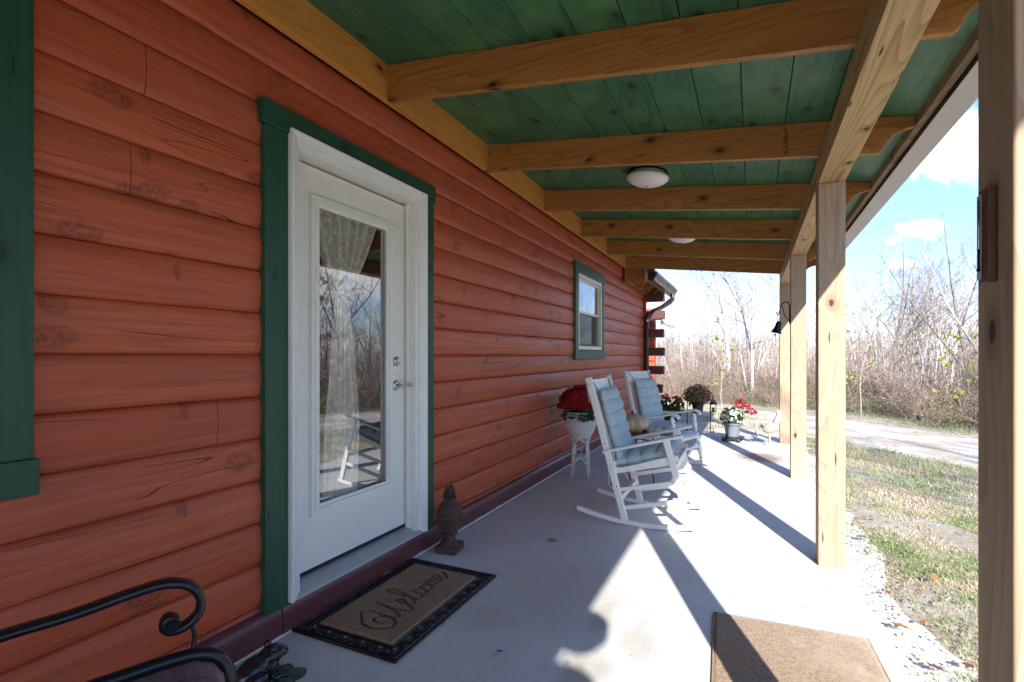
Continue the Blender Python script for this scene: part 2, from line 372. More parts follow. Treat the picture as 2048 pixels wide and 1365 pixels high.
M['carpet'] = carpetmat()
def sling():
    m = NM('woven sling fabric'); v = m.obj()
    s = m.n('ShaderNodeSeparateXYZ'); m.l(v, s.inputs[0])
    a = m.math('SINE', m.math('MULTIPLY', s.outputs['X'], 900)); b = m.math('SINE', m.math('MULTIPLY', s.outputs['Y'], 900))
    str_ = m.noise(m.obj((140, 2, 2)), 1, 3, .6)
    c = m.mix(m.mr(str_, .35, .65), (.20,.085,.095), (.46,.28,.22)); c = m.mix(m.mr(m.noise(m.obj((2,90,2)),1,3,.6), .4,.62,0,.5), c, (.14,.10,.18))
    c = m.mix(m.mr(m.math('MULTIPLY', a, b), -.3, .6, .5, 0), c, (.02,.01,.015))
    m.bump(m.math('MULTIPLY', a, b), .4, .001); return m.fin(c, .75)
M['sling'] = sling()
def concrete():
    m = NM('concrete'); v = m.obj(rnd=False)
    n1 = m.noise(v, 1.1, 6, .6); n2 = m.noise(v, 9, 6, .65); n3 = m.noise(v, 140, 3, .6)
    c = m.mix(m.mr(n1, .3, .7), (.62,.62,.59), (.53,.535,.51)); c = m.mix(m.mr(n2, .42, .75, 0, .30), c, (.43,.42,.41))
    c = m.mix(m.mr(m.noise(v, 30, 4, .7), .62, .74, 0, .35), c, (.30,.285,.27))
    lc = m.noise(v, 1.7, 3, .5); ck = m.math('MULTIPLY', m.mr(m.math('ABSOLUTE', m.math('SUBTRACT', lc, .5)), 0, .0016, 1, 0), m.mr(m.noise(v, .9, 2), .52, .56, 0, 1))
    c = m.mix(m.math('MULTIPLY', ck, .55), c, (.20,.19,.18))
    sp_ = m.n('ShaderNodeTexVoronoi'); m.l(v, sp_.inputs['Vector']); sp_.inputs['Scale'].default_value = 17; sc2 = m.n('ShaderNodeSeparateColor'); m.l(sp_.outputs['Color'], sc2.inputs[0])
    c = m.mix(m.math('MULTIPLY', m.mr(sp_.outputs['Distance'], .05, .09, 1, 0), m.math('LESS_THAN', sc2.outputs[0], .10)), c, (.12,.09,.07))
    sw = m.n('ShaderNodeMapping'); m.l(v, sw.inputs[0]); sw.inputs['Scale'].default_value = (60, 7, 1); sw.inputs['Rotation'].default_value = (0, 0, .5)
    swn = m.noise(sw.outputs[0], 1, 4, .6, 1.2); c = m.mix(m.mr(swn, .45, .7, 0, .22), c, (.44,.43,.42))
    # damp, tan stained patches
    def patch(x, y, rx, ry, col, amt):
        nonlocal c
        s = m.n('ShaderNodeVectorMath', operation='SUBTRACT'); m.l(v, s.inputs[0]); s.inputs[1].default_value = (x, y, 0)
        d = m.n('ShaderNodeVectorMath', operation='DIVIDE'); m.l(s.outputs[0], d.inputs[0]); d.inputs[1].default_value = (rx, ry, 1)
        le = m.n('ShaderNodeVectorMath', operation='LENGTH'); m.l(d.outputs[0], le.inputs[0])
        f = m.math('ADD', le.outputs['Value'], m.math('MULTIPLY', m.math('SUBTRACT', m.noise(v, 7, 6, .7), .5), 1.5))
        c = m.mix(m.mr(f, .35, 1.1, amt, 0, True), c, col)
    patch(-.45, 2.30, .10, .22, (.40,.36,.28), .45); patch(-.60, 1.95, .12, .25, (.38,.33,.25), .6); patch(-.66, 2.45, .06, .22, (.40,.35,.27), .55)
    patch(.08, 7.1, .32, .4, (.24,.15,.07), .85); patch(-.95, 2.6, .5, .5, (.42,.36,.27), .35); patch(-1.25, 3.3, .05, .05, (.2,.19,.18), .9)
    patch(-1.2, 2.2, .2, .2, (.40,.33,.26), .35)
    m.bump(m.math('ADD', m.math('MULTIPLY', n2, .6), m.math('ADD', m.math('MULTIPLY', n3, .35), m.math('MULTIPLY', swn, .5))), .45, .006)
    return m.fin(c, m.mr(n1, .3, .7, .55, .75), .35)
M['concrete'] = concrete()
def glassmat():
    m = NM('window glass'); m.t.nodes.remove(m.b)
    tr = m.n('ShaderNodeBsdfTransparent'); tr.inputs[0].default_value = (.92,.94,.93,1); gl = m.n('ShaderNodeBsdfGlossy'); gl.inputs['Roughness'].default_value = .0
    g = m.n('ShaderNodeNewGeometry'); dt = m.n('ShaderNodeVectorMath', operation='DOT_PRODUCT'); m.l(g.outputs['Incoming'], dt.inputs[0]); m.l(g.outputs['Normal'], dt.inputs[1])
    fr = m.math('MULTIPLY_ADD', m.math('POWER', m.math('SUBTRACT', 1.0, m.math('ABSOLUTE', dt.outputs['Value'])), 4.0), .71, .29)
    mx = m.n('ShaderNodeMixShader'); m.l(fr, mx.inputs[0]); m.l(tr.outputs[0], mx.inputs[1]); m.l(gl.outputs[0], mx.inputs[2]); m.l(mx.outputs[0], m.out.inputs[0])
    return m.m
M['glass'] = glassmat()
def lace():
    m = NM('lace curtain'); v = m.obj()
    vo = m.n('ShaderNodeTexVoronoi', feature='F1'); m.l(v, vo.inputs['Vector']); vo.inputs['Scale'].default_value = 28
    a = m.mr(vo.outputs['Distance'], .25, .45, .98, .70); a = m.math('MULTIPLY', a, m.mr(m.noise(v, 60, 2), .3, .5, .8, 1))
    m.l(a, m.b.inputs['Alpha']); m.fin((.92,.90,.80), .9); m.b.inputs['Subsurface Weight'].default_value = 0
    return m.m
M['lace'] = lace()
def screen():
    m = NM('insect screen'); m.b.inputs['Alpha'].default_value = .55; return m.fin((.05,.055,.06), .8)
M['screen'] = screen()
def bark(name, a, b, sc=1.0):
    m = NM(name); v = m.obj((6*sc, 6*sc, 1.2*sc)); n = m.noise(v, 3, 5, .65)
    c = m.mix(m.mr(n, .35, .65), a, b); m.bump(n, .6, .02); return m.fin(c, .9, .2)
M['bark'] = bark('pale grey bark', (.46,.42,.37), (.22,.185,.155))
M['barkw'] = bark('white sycamore bark', (.66,.63,.58), (.34,.30,.26))
M['barkd'] = bark('dark bark', (.27,.22,.185), (.12,.09,.075))
M['twig'] = bark('pinkish brown twigs', (.36,.285,.235), (.20,.145,.115))
def foliage(name, stops, trans=.3, sc=1.0):
    m = NM(name); g = m.n('ShaderNodeNewGeometry'); c = m.ramp(g.outputs['Random Per Island'], stops)
    n = m.noise(m.obj(), 3*sc, 3); c = m.mix(m.mr(n, .35, .65, 0, .4), c, tuple(x*.6 for x in stops[0][1]))
    m.fin(c, .65, .25)
    t = m.n('ShaderNodeBsdfTranslucent'); m.l(c, t.inputs[0]); mx = m.n('ShaderNodeMixShader'); mx.inputs[0].default_value = trans
    m.l(m.b.outputs[0], mx.inputs[1]); m.l(t.outputs[0], mx.inputs[2]); m.l(mx.outputs[0], m.out.inputs[0]); return m.m
M['brush'] = foliage('dry brush leaves', [(0,(.16,.09,.06)),(.3,(.36,.26,.16)),(.6,(.52,.41,.26)),(.85,(.24,.21,.10)),(1,(.62,.53,.38))])
M['brushred'] = foliage('red brown brush leaves', [(0,(.18,.08,.06)),(.4,(.34,.17,.12)),(.8,(.46,.31,.20)),(1,(.26,.20,.09))])
M['brushgreen'] = foliage('olive brush leaves', [(0,(.10,.12,.035)),(.4,(.22,.24,.08)),(.8,(.42,.39,.18)),(1,(.50,.37,.21))])
M['yleaf'] = foliage('yellow green leaves', [(0,(.10,.16,.02)),(.5,(.30,.34,.05)),(.8,(.42,.40,.10)),(1,(.36,.18,.05))])
M['rleaf'] = foliage('rust oak leaves', [(0,(.16,.05,.02)),(.5,(.34,.12,.05)),(1,(.30,.20,.08))])
M['pleaf'] = foliage('plant leaves', [(0,(.015,.05,.015)),(.6,(.045,.11,.03)),(1,(.09,.16,.04))], .2)
M['redbloom'] = foliage('crimson petals', [(0,(.20,.006,.012)),(.5,(.46,.012,.02)),(1,(.62,.03,.04))], .15)
M['orangebloom'] = foliage('orange petals', [(0,(.55,.12,.01)),(1,(.75,.30,.02))], .15)
M['scarlet'] = foliage('scarlet petals', [(0,(.45,.015,.02)),(1,(.70,.05,.05))], .2)
M['mum'] = foliage('faded tan mum petals', [(0,(.13,.07,.035)),(.5,(.28,.17,.08)),(1,(.42,.29,.14))], .15)
M['whitebloom'] = foliage('white petals', [(0,(.60,.60,.45)),(1,(.80,.80,.70))], .2)
M['magenta'] = foliage('red and orange leaves', [(0,(.22,.01,.05)),(.5,(.42,.03,.06)),(.85,(.55,.10,.12)),(1,(.60,.28,.08))], .2)
M['coirf'] = foliage('loose coir fibres', [(0,(.20,.115,.055)),(.5,(.46,.29,.15)),(1,(.62,.42,.24))], .2)
def grassmat():
    m = NM('lawn blades'); g = m.n('ShaderNodeNewGeometry'); p = g.outputs['Position']
    sp = m.n('ShaderNodeMapping'); m.l(p, sp.inputs[0]); sp.inputs['Scale'].default_value = (1,1,0)
    straw = m.ramp(g.outputs['Random Per Island'], [(0,(.46,.38,.24)),(.5,(.68,.61,.45)),(1,(.40,.29,.17))])
    green = m.ramp(g.outputs['Random Per Island'], [(0,(.07,.16,.03)),(.5,(.17,.28,.07)),(.8,(.30,.38,.14)),(1,(.55,.50,.32))])
    f = m.mr(m.noise(sp.outputs[0], 1.3, 5, .65), .40, .56, 0, 1)
    c = m.mix(f, straw, green); m.fin(c, .7, .2)
    t = m.n('ShaderNodeBsdfTranslucent'); m.l(c, t.inputs[0]); mx = m.n('ShaderNodeMixShader'); mx.inputs[0].default_value = .3
    m.l(m.b.outputs[0], mx.inputs[1]); m.l(t.outputs[0], mx.inputs[2]); m.l(mx.outputs[0], m.out.inputs[0]); return m.m
M['grass'] = grassmat()
def soilmat():
    m = NM('gravelly soil with leaf litter'); v = m.obj(rnd=False)
    n1 = m.noise(v, 1.4, 6, .65); n2 = m.noise(v, 16, 5, .7); n3 = m.noise(v, 70, 4, .7)
    c = m.mix(m.mr(n1, .38, .62), (.52,.47,.39), (.36,.29,.20)); c = m.mix(m.mr(n2, .5, .68, 0, .8), c, (.15,.10,.06)); c = m.mix(m.mr(n3, .55, .7, 0, .8), c, (.50,.47,.42))
    m.bump(m.math('ADD', n2, n3), .8, .02); return m.fin(c, .95, .2)
M['soil'] = soilmat()
def gravelmat():
    m = NM('pale crushed gravel'); v = m.obj(rnd=False)
    vo = m.n('ShaderNodeTexVoronoi'); m.l(v, vo.inputs['Vector']); vo.inputs['Scale'].default_value = 75
    s = m.n('ShaderNodeSeparateColor'); m.l(vo.outputs['Color'], s.inputs[0])
    c = m.ramp(s.outputs[0], [(0,(.42,.40,.37)),(.4,(.66,.64,.61)),(1,(.78,.76,.73))])
    c = m.mix(m.mr(m.noise(v, 1.6, 6, .7), .52, .68, 0, .6), c, (.36,.29,.21)); c = m.mix(m.mr(vo.outputs['Distance'], .3, .6, 0, .5), c, (.12,.10,.09))
    m.bump(vo.outputs['Distance'], .7, -.012); return m.fin(c, .9, .2)
M['gravel'] = gravelmat()
def dustmat():
    m = NM('pale crushed stone dust'); v = m.obj(rnd=False)
    n1 = m.noise(v, 5, 6, .7); n2 = m.noise(v, 45, 5, .75); c = m.mix(m.mr(n1, .4, .65), (.72,.70,.66), (.55,.51,.45)); c = m.mix(m.mr(n2, .56, .66, 0, .8), c, (.22,.18,.14)); m.bump(n2, .45, .008); return m.fin(c, .95, .2)
M['dust'] = dustmat()
def drivemat():
    m = NM('dusty gravel drive'); v = m.obj(rnd=False)
    n1 = m.noise(v, .9, 6, .7); n2 = m.noise(v, 30, 5, .75); c = m.mix(m.mr(n1, .42, .60), (.66,.60,.52), (.46,.37,.27)); c = m.mix(m.mr(n2, .54, .66, 0, .75), c, (.20,.16,.12)); m.bump(n2, .4, .01); return m.fin(c, .95, .2)
M['drive'] = drivemat()
# ------------------------------------------------------------------ ground
def hz(x, y):
    """height of the land"""
    d = max(0.0, x-.52, y-9.0) if y < 9.0 or x > .52 else (y-9.0)
    d = max(0, x-.52) if y < 9.0 else math.hypot(max(0, x-.52), y-9.0)
    z = -.045 - .022*min(d, 14)
    if d > 14: z -= .055*min(d-14, 60)
    if d > 90: z -= 0.0
    return z + .02*math.sin(x*1.3+y*.7)*min(1, d/3)
def grid(name, xs, ys, mat, dz=0, mask=None):
    vs = [(x, y, hz(x, y)+dz) for y in ys for x in xs]; n = len(xs); fs = []
    for j in range(len(ys)-1):
        for i in range(n-1):
            if mask is None or mask((xs[i]+xs[i+1])/2, (ys[j]+ys[j+1])/2): fs.append((j*n+i, j*n+i+1, (j+1)*n+i+1, (j+1)*n+i))
    m = MB(); m.v = vs; m.f = fs
    return m.build(name, mat, recalc=False, smooth=True)
def spread(a, b, near, step, far):
    out = []; x = a
    while x < b:
        out.append(x); d = max(0, abs(x-near)-10); x += step + d*.12
    out.append(b); return out
xs = spread(-600, 900, 2, .5, 0); ys = spread(-600, 1200, 6, .5, 0)
tag(grid('ground', xs, ys, M['soil'], 0), kind='structure')
m = MB(); m.bx(-2.2, .52, -7.0, 9.0, -.25, 0)
tag(m.build('porch_slab', M['concrete'], bevel=.012), kind='structure')
# gravel drive: curving strip beyond the lawn, and the pale gravel apron past the end of the slab
def strip(name, mid, w, mat, dz):
    pts = []
    m = MB(); P = [Vector((a, b)) for a, b in mid]; n = 10; fine = []
    for i in range(len(P)-1):
        for k in range(n):
            t = k/n; p0 = P[max(i-1,0)]; p1 = P[i]; p2 = P[i+1]; p3 = P[min(i+2,len(P)-1)]
            fine.append(.5*((2*p1)+(-p0+p2)*t+(2*p0-5*p1+4*p2-p3)*t*t+(-p0+3*p1-3*p2+p3)*t**3))
    fine.append(P[-1]); k = 9
    for i, p in enumerate(fine):
        d = (fine[min(i+1,len(fine)-1)]-fine[max(i-1,0)]).normalized(); nn = Vector((-d.y, d.x))
        wl = w + .25*mn.noise(Vector((i*.3, 0, 1)))
        for j in range(k):
            q = p + nn*wl*(j/(k-1)-.5)*(1+.14*mn.noise(Vector((i*.9, j, 5))))
            m.v.append((q.x, q.y, hz(q.x, q.y)+dz-(.05 if j in (0, k-1) else 0)))
    for i in range(len(fine)-1):
        for j in range(k-1): m.f.append((i*k+j, i*k+j+1, (i+1)*k+j+1, (i+1)*k+j))
    return tag(m.build(name, mat, recalc=False, smooth=True), kind='structure')
strip('gravel_drive', [(22, -22), (13, -6), (7.4, 2.6), (4.6, 6.9), (3.0, 9.35), (1.5, 11.6), (-.8, 14.2), (-5, 16.8)], 3.3, M['drive'], .02)
strip('gravel_apron', [(-2.4, 9.0), (-.9, 10.0), (.5, 10.4), (2.2, 11.2)], 2.6, M['drive'], .012)
# crushed gravel margin along the slab
m = MB()
for i in range(180):
    y = -4 + i*(13.2/179)
    for j in range(5):
        x = .50 + (.24+.16*mn.noise(Vector((y*1.3, 0, 0)))+.12*mn.noise(Vector((y*4.5, 3, 0))))*j/4; m.v.append((x, y, hz(x, y)+.008+(.035 if j == 0 else 0)))
for i in range(179):
    for j in range(4): m.f.append((i*5+j, i*5+j+1, (i+1)*5+j+1, (i+1)*5+j))
tag(m.build('gravel_margin', M['dust'], recalc=False, smooth=True), kind='structure')

# ------------------------------------------------------------------ the cabin
cabin = empty('log_cabin', (-2.0, 4, 0), 0, 'long red log cabin wall with green trimmed door and window along the porch', 'house')
def C(o): o.matrix_parent_inverse = Matrix.Translation((2.0, -4, 0)); return o       # keep world coordinates under the cabin Empty
ROW0, ROWH, XW = .159, .186, -1.985
openings = [(1.62, 2.82, .10, 2.33), (6.08, 7.20, 1.275, 2.391), (-.9, .70, .90, 2.577)]
joints = {9: [1.05], 11: [1.10], 12: [1.62, 5.4], 8: [3.45], 4: [1.37, 6.9], 2: [4.4], 6: [7.9, -.4], 10: [3.2, 4.9], 3: [8.8], 13: [3.9, 0.2], 5: [3.75], 7: [5.5]}
m = MB(); prof = []
NP = 15
for i in range(NP):
    t = .5-.5*math.cos(PI*i/(NP-1)); z = t*ROWH
    x = .016*(max(0, 1-abs(2*t-1)**14))**.5+.011*(1-(2*t-1)**2)
    prof.append((x, z))
for r in range(-1, 14):
    z0 = ROW0 + r*ROWH; iv = [(-7.0, 10.35)]
    for (a, b, c, d) in openings:
        if z0+ROWH*.5 > c and z0+ROWH*.5 < d:
            nv = []
            for (p, q) in iv:
                if b <= p or a >= q: nv.append((p, q)); continue
                if a > p: nv.append((p, a))
                if b < q: nv.append((b, q))
            iv = nv
    for j in joints.get(r, []):
        nv = []
        for (p, q) in iv:
            if p < j < q: nv += [(p, j-.0014), (j+.0014, q)]
            else: nv.append((p, q))
        iv = nv
    for (p, q) in iv:
        k = max(2, int((q-p)/.12)); b = len(m.v)
        for i in range(k+1):
            y = p + (q-p)*i/k
            for (x, z) in prof:
                w = .0035*mn.noise(Vector((y*1.1, r*5.3, z*6))) + .0012*mn.noise(Vector((y*5, r*3.1, z*20)))
                dz = .0018*mn.noise(Vector((y*.8, r*2.7, 9)))
                m.v.append((XW + x + w*(1 if x > .01 else .2), y, z0+z+dz))
        for i in range(k):
            for j in range(NP-1): m.f.append((b+i*NP+j, b+(i+1)*NP+j, b+(i+1)*NP+j+1, b+i*NP+j+1))
        m.f.append(tuple(b+j for j in range(NP))[::-1]); m.f.append(tuple(b+k*NP+j for j in range(NP)))
# backing so the wall has thickness, with the same holes
lw = m.build('log_wall', M['log'], cabin, smooth=False, recalc=False); C(lw); autosmooth(lw, 40)
m = MB(); ysb = [-7.0, -.9, .70, 1.62, 2.82, 6.08, 7.20, 10.35]
for i in range(len(ysb)-1):
    a, b = ysb[i], ysb[i+1]; hole = [(c, d) for (p, q, c, d) in openings if abs(p-a) < .01]
    if hole:
        c, d = hole[0]; m.bx(XW-.14, XW-.004, a, b, -.1, c); m.bx(XW-.14, XW-.004, a, b, d, 3.0)
    else: m.bx(XW-.14, XW-.004, a, b, -.1, 3.0)
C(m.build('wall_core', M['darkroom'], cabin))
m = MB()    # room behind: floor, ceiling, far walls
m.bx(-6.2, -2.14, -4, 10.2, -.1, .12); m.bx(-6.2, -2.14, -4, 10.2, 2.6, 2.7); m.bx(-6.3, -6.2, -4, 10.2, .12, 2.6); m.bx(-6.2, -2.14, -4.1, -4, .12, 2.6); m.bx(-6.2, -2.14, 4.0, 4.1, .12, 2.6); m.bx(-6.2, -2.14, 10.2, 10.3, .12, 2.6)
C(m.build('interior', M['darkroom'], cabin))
# baseboard with a rounded top, in three lengths
for (a, b) in ((-7.0, 1.655), (1.661, 6.2), (6.206, 10.33)):
    bp = [(XW-.02, -.05), (-1.926, -.05), (-1.926, .09), (-1.929, .112), (-1.937, .128), (-1.95, .137), (-1.965, .141), (XW-.02, .142)]
    mm = MB(); mm.prism(bp, 'y', a, b); C(autosmooth(mm.build('baseboard', M['base'], cabin), 40))
mm = MB(); n = 900; rg = random.Random(31)
for i in range(n+1):
    y = -1+10.8*i/n; w = .006+.010*max(0, mn.noise(Vector((y*9, 0, 0))))+.006*max(0, mn.noise(Vector((y*40, 2, 0))))+rg.uniform(0,.003)
    mm.v += [(-1.9255, y, .001), (-1.9255+w, y, .0025), (-1.9255, y, .004+w*.5)]
for i in range(n):
    b = 3*i; mm.f += [(b, b+3, b+4, b+1), (b+1, b+4, b+5, b+2)]
C(mm.build('caulk_line', M['white'], cabin, recalc=False))
# roof of the house (above the porch) - never seen from the porch but it closes the building
mm = MB(); mm.prism([(-1.97, 2.98), (-1.97, 3.1), (-5.5, 4.9), (-9, 3.1), (-9, 2.98), (-5.5, 4.75)], 'y', -7.1, 8.6); C(mm.build('roof', M['shingle'], cabin))
mm = MB(); mm.prism([(-1.46, 2.66), (-1.46, 2.70), (-2.5, 3.25), (-2.5, 3.19)], 'y', 8.62, 11.3); C(mm.build('roof', M['shingle'], cabin))
mm = MB(); mm.bx(-9, -2.15, 10.36, 10.46, -.3, 3.0); mm.bx(-9, -8.9, -7, 10.36, -.3, 3.0); mm.bx(-9, -2.15, -7.1, -7.0, -.3, 3.0); C(mm.build('outer_wall', M['log'], cabin))
# crossing log ends at the corner
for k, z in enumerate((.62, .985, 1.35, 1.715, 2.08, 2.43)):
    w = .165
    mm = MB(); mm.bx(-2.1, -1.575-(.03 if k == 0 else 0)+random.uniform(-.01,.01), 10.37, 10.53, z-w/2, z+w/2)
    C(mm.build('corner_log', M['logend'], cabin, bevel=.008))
mm = MB(); mm.tube([(-1.945, 10.36, .14), (-1.945, 10.36, 2.5)], .035, 10); C(mm.build('corner_trim', M['log'], cabin, smooth=True))

# ---- eave of the main house past the porch
e = 8.62
mm = MB(); mm.prism([(-1.93, 2.60), (-1.93, 2.78), (-1.60, 2.66), (-1.60, 2.52), (-1.63, 2.50), (-1.70, 2.50), (-1.78, 2.47)], 'y', 8.66, 8.70); C(mm.build('rafter_tail', M['joist'], cabin))
for kk in range(1, 5): mm = MB(); mm.prism([(-1.93, 2.46), (-1.93, 2.78), (-1.60, 2.66), (-1.60, 2.60), (-1.68, 2.60), (-1.76, 2.56), (-1.80, 2.46)], 'y', 8.66+kk*.61, 8.70+kk*.61); C(mm.build('rafter_tail', M['joist'], cabin))
mm = MB(); mm.bx(-1.605, -1.58, 8.50, 11.3, 2.525, 2.665); C(mm.build('eave_fascia', M['joist'], cabin, bevel=.003))
mm = MB(); mm.bx(-1.93, -1.905, 8.52, 11.3, 2.50, 2.75); C(mm.build('eave_ledger', M['joist'], cabin))
mm = MB(); mm.prism([(-1.93, 2.785), (-1.59, 2.672), (-1.59, 2.685), (-1.93, 2.80)], 'y', 8.52, 11.3); C(mm.build('soffit', M['joist'], cabin))
def gutter(y0, y1, x0, z0, w, h, mat, name, par, pi=None):
    pr = [(x0, z0), (x0+w*.62, z0), (x0+w*.72, z0+h*.35), (x0+w*.92, z0+h*.72), (x0+w, z0+h*.80), (x0+w, z0+h), (x0+w-.012, z0+h), (x0+w-.012, z0+h*.86), (x0+w*.88, z0+h*.80), (x0+w*.66, z0+h*.40), (x0+w*.57, z0+.008), (x0+.008, z0+.008), (x0+.008, z0+h), (x0, z0+h)]
    mm = MB(); mm.prism(pr, 'y', y0, y1)
    cap = [(x0+.001, z0+.001)]+pr[1:6]+[(x0+.001, z0+h)]
    mm.prism(cap, 'y', y0-.003, y0-.0005); mm.prism(cap, 'y', y1+.0005, y1+.003)
    return mm.build(name, mat, par)
C(gutter(8.72, 11.25, -1.578, 2.53, .15, .125, M['gutter'], 'gutter', cabin))
mm = MB()
path = [(-1.50, 11.0, 2.53), (-1.50, 10.98, 2.44), (-1.54, 10.9, 2.36), (-1.66, 10.66, 2.25), (-1.80, 10.38, 2.14), (-1.875, 10.27, 2.06), (-1.885, 10.25, 1.94), (-1.885, 10.25, 1.2), (-1.885, 10.25, .12)]
mm.tube(path, [(.034,.045)]*len(path), 10, flat=(0.2, 1, .1))
for i in range(10):
    t = i/9; p = Vector(path[1]).lerp(Vector(path[3]), t); mm.tube([p+Vector((0,.004,.004)), p-Vector((0,.004,.004))], .048, 8)
C(autosmooth(mm.build('downspout', M['gutter'], cabin), 40))
# wing of the house far behind the corner
mm = MB(); mm.bx(-6, -2.12, 12.6, 12.75, -.4, 2.35)
for k in range(13): mm.prism([(12.6, .0+k*.186), (12.6, .18+k*.186), (12.565, .13+k*.186), (12.565, .05+k*.186)], 'x', -6, -2.12)
C(mm.build('wing_wall', M['log'], cabin))
mm = MB(); mm.prism([(12.0, 2.08), (12.0, 2.12), (14.5, 2.9), (14.5, 2.84)], 'x', -6, -1.86); mm.bx(-1.9, -1.86, 12.0, 14.2, 2.0, 2.075)
C(mm.build('wing_roof', M['gutterw'], cabin))

# ---- windows
def window(y0, y1, z0, z1, tw, name='window', head=True, sillx=0.0):
    """trim outer rectangle y0..y1, z0..z1"""
    w = empty(name, (XW, (y0+y1)/2, z0)); w.parent = cabin; C(w)
    def P(o): o.parent = w; o.matrix_parent_inverse = (Matrix.Translation((XW, (y0+y1)/2, z0))).inverted(); return o
    def bd(nm, a, b, wd, x0, x1, mat, up):
        o = board(nm, a, b, wd, abs(x1-x0), mat, None, up=up, bevel=.004); wm = o.matrix_basis.copy(); o.parent = w; o.matrix_parent_inverse = w_inv; o.matrix_basis = wm; return o
    w_inv = (Matrix.Translation((XW, (y0+y1)/2, z0))).inverted()
    xf = -1.934; xc = (XW-.01+xf)/2
    bd('trim_board', (xc, y0+tw/2, z0+tw*.95), (xc, y0+tw/2, z1-tw), tw, XW-.01, xf, M['trim'], (0,1,0))
    bd('trim_board', (xc, y1-tw/2, z0+tw*.95), (xc, y1-tw/2, z1-tw), tw, XW-.01, xf, M['trim'], (0,1,0))
    bd('trim_board', (xc+.004, y0-.015, z1-tw/2), (xc+.004, y1+.015, z1-tw/2), tw, XW-.01, xf, M['trim'], (0,0,1))
    bd('trim_board', (xc+.004, y0-.012, z0+tw/2-.003), (xc+.004, y1+.012, z0+tw/2-.003), tw*.95, XW-.01, xf, M['trim'], (0,0,1))
    a, b, c, d = y0+tw+.002, y1-tw-.002, z0+tw+.002, z1-tw-.002; f = .045
    def frame(nm, a, b, c, d, f, x0, x1, mat):
        mm = MB(); mm.bx(x0, x1, a, a+f, c, d); mm.bx(x0, x1, b-f, b, c, d); mm.bx(x0+.001, x1-.001, a+f, b-f, c, c+f); mm.bx(x0+.001, x1-.001, a+f, b-f, d-f, d)
        return P(mm.build(nm, mat, None, bevel=.003))
    frame('window_frame', a, b, c, d, f, XW-.08, -1.940, M['cream'])
    a += f+.001; b -= f+.001; c += f+.001; d -= f+.001; md = (c+d)/2
    frame('upper_sash', a, b, md-.012, d, .030, XW-.012, XW+.012, M['cream'])
    frame('lower_sash', a, b, c, md+.012, .032, XW-.038, XW-.014, M['cream'])
    mm = MB(); mm.add([(XW-.002, a+.03, md), (XW-.002, b-.03, md), (XW-.002, b-.03, d-.03), (XW-.002, a+.03, d-.03)], [(0,1,2,3)]); P(mm.build('pane', M['glass'], None, recalc=False))
    mm = MB(); mm.add([(XW-.026, a+.03, c+.03), (XW-.026, b-.03, c+.03), (XW-.026, b-.03, md), (XW-.026, a+.03, md)], [(0,1,2,3)]); P(mm.build('pane', M['glass'], None, recalc=False))
    mm = MB(); mm.add([(XW-.008, a, c), (XW-.008, b, c), (XW-.008, b, md-.012), (XW-.008, a, md-.012)], [(0,1,2,3)]); P(mm.build('insect_screen', M['screen'], None, recalc=False))
    return w
w1 = window(5.93, 7.27, 1.222, 2.425, .125); 
w2 = window(-1.0, .775, .855, 2.66, .115)
# folded blind at the right half of the far window
# ---- door
dr = empty('door', (-2.02, 1.79, .19)); dr.parent = cabin; C(dr)
di = Matrix.Translation((-2.02, 1.79, .19)).inverted()
def D(o): o.parent = dr; o.matrix_parent_inverse = di; return o
# slab with a hole for the glass
mm = MB(); X0, X1 = -2.062, -2.018; a, b, c, d = 1.772, 2.684, .196, 2.226; ga, gb, gc, gd = 1.94, 2.50, .50, 2.04
mm.bx(X0, X1, a, ga, c, d); mm.bx(X0, X1, gb, b, c, d); mm.bx(X0, X1, ga, gb, c, gc); mm.bx(X0, X1, ga, gb, gd, d)
D(mm.build('door_panel', M['doorw'], None))
mm = MB()   # stepped glazing bead, mitred rings
for (e0, e1, x0, x1) in ((-.042, -.022, -2.017, -2.000), (-.022, -.004, -2.017, -1.994), (-.004, .012, -2.017, -2.004)):
    A, B, Cc, Dd = ga+e0, gb-e0, gc+e0, gd-e0; A2, B2, C2, D2 = ga+e1, gb-e1, gc+e1, gd-e1
    mm.bx(x0, x1, A, A2, Cc, Dd); mm.bx(x0, x1, B2, B, Cc, Dd); mm.bx(x0, x1, A2, B2, Cc, C2); mm.bx(x0, x1, A2, B2, D2, Dd)
D(mm.build('glazing_bead', M['doorw'], None, bevel=.003))
mm = MB(); mm.add([(-2.030, ga, gc), (-2.030, gb, gc), (-2.030, gb, gd), (-2.030, ga, gd)], [(0,1,2,3)]); D(mm.build('glass_pane', M['glass'], None, recalc=False))
mm = MB(); mm.lathe([(0.001,.0),(.030,.0),(.032,.004),(.028,.012),(.020,.014)], (0,0,0), 24, m=Matrix.Rotation(R(90), 3, 'Y')); mm.tube([(.01,0,0),(.050,0,0)], .011, 12)
mm.tube([(.047,-.004,0),(.050,.02,.0),(.050,.06,.002),(.046,.10,-.004),(.040,.118,-.008)], [.010,.009,.0085,.0095,.008], 10)
D(autosmooth(mm.build('handle', M['steel'], None, loc=(-2.017, 2.585, 1.085)), 50))
mm = MB(); mm.lathe([(0.001,.0),(.029,.0),(.031,.006),(.026,.016),(.018,.018),(.017,.024),(.001,.025)], (0,0,0), 24, m=Matrix.Rotation(R(90), 3, 'Y')); mm.box((.026,0,0), (.003,.003,.011))
D(autosmooth(mm.build('deadbolt', M['steel'], None, loc=(-2.017, 2.585, 1.235)), 50))
mm = MB(); mm.bx(-2.05, -2.019, 1.774, 2.682, .176, .1945); D(mm.build('door_sweep', M['rubber'], None))
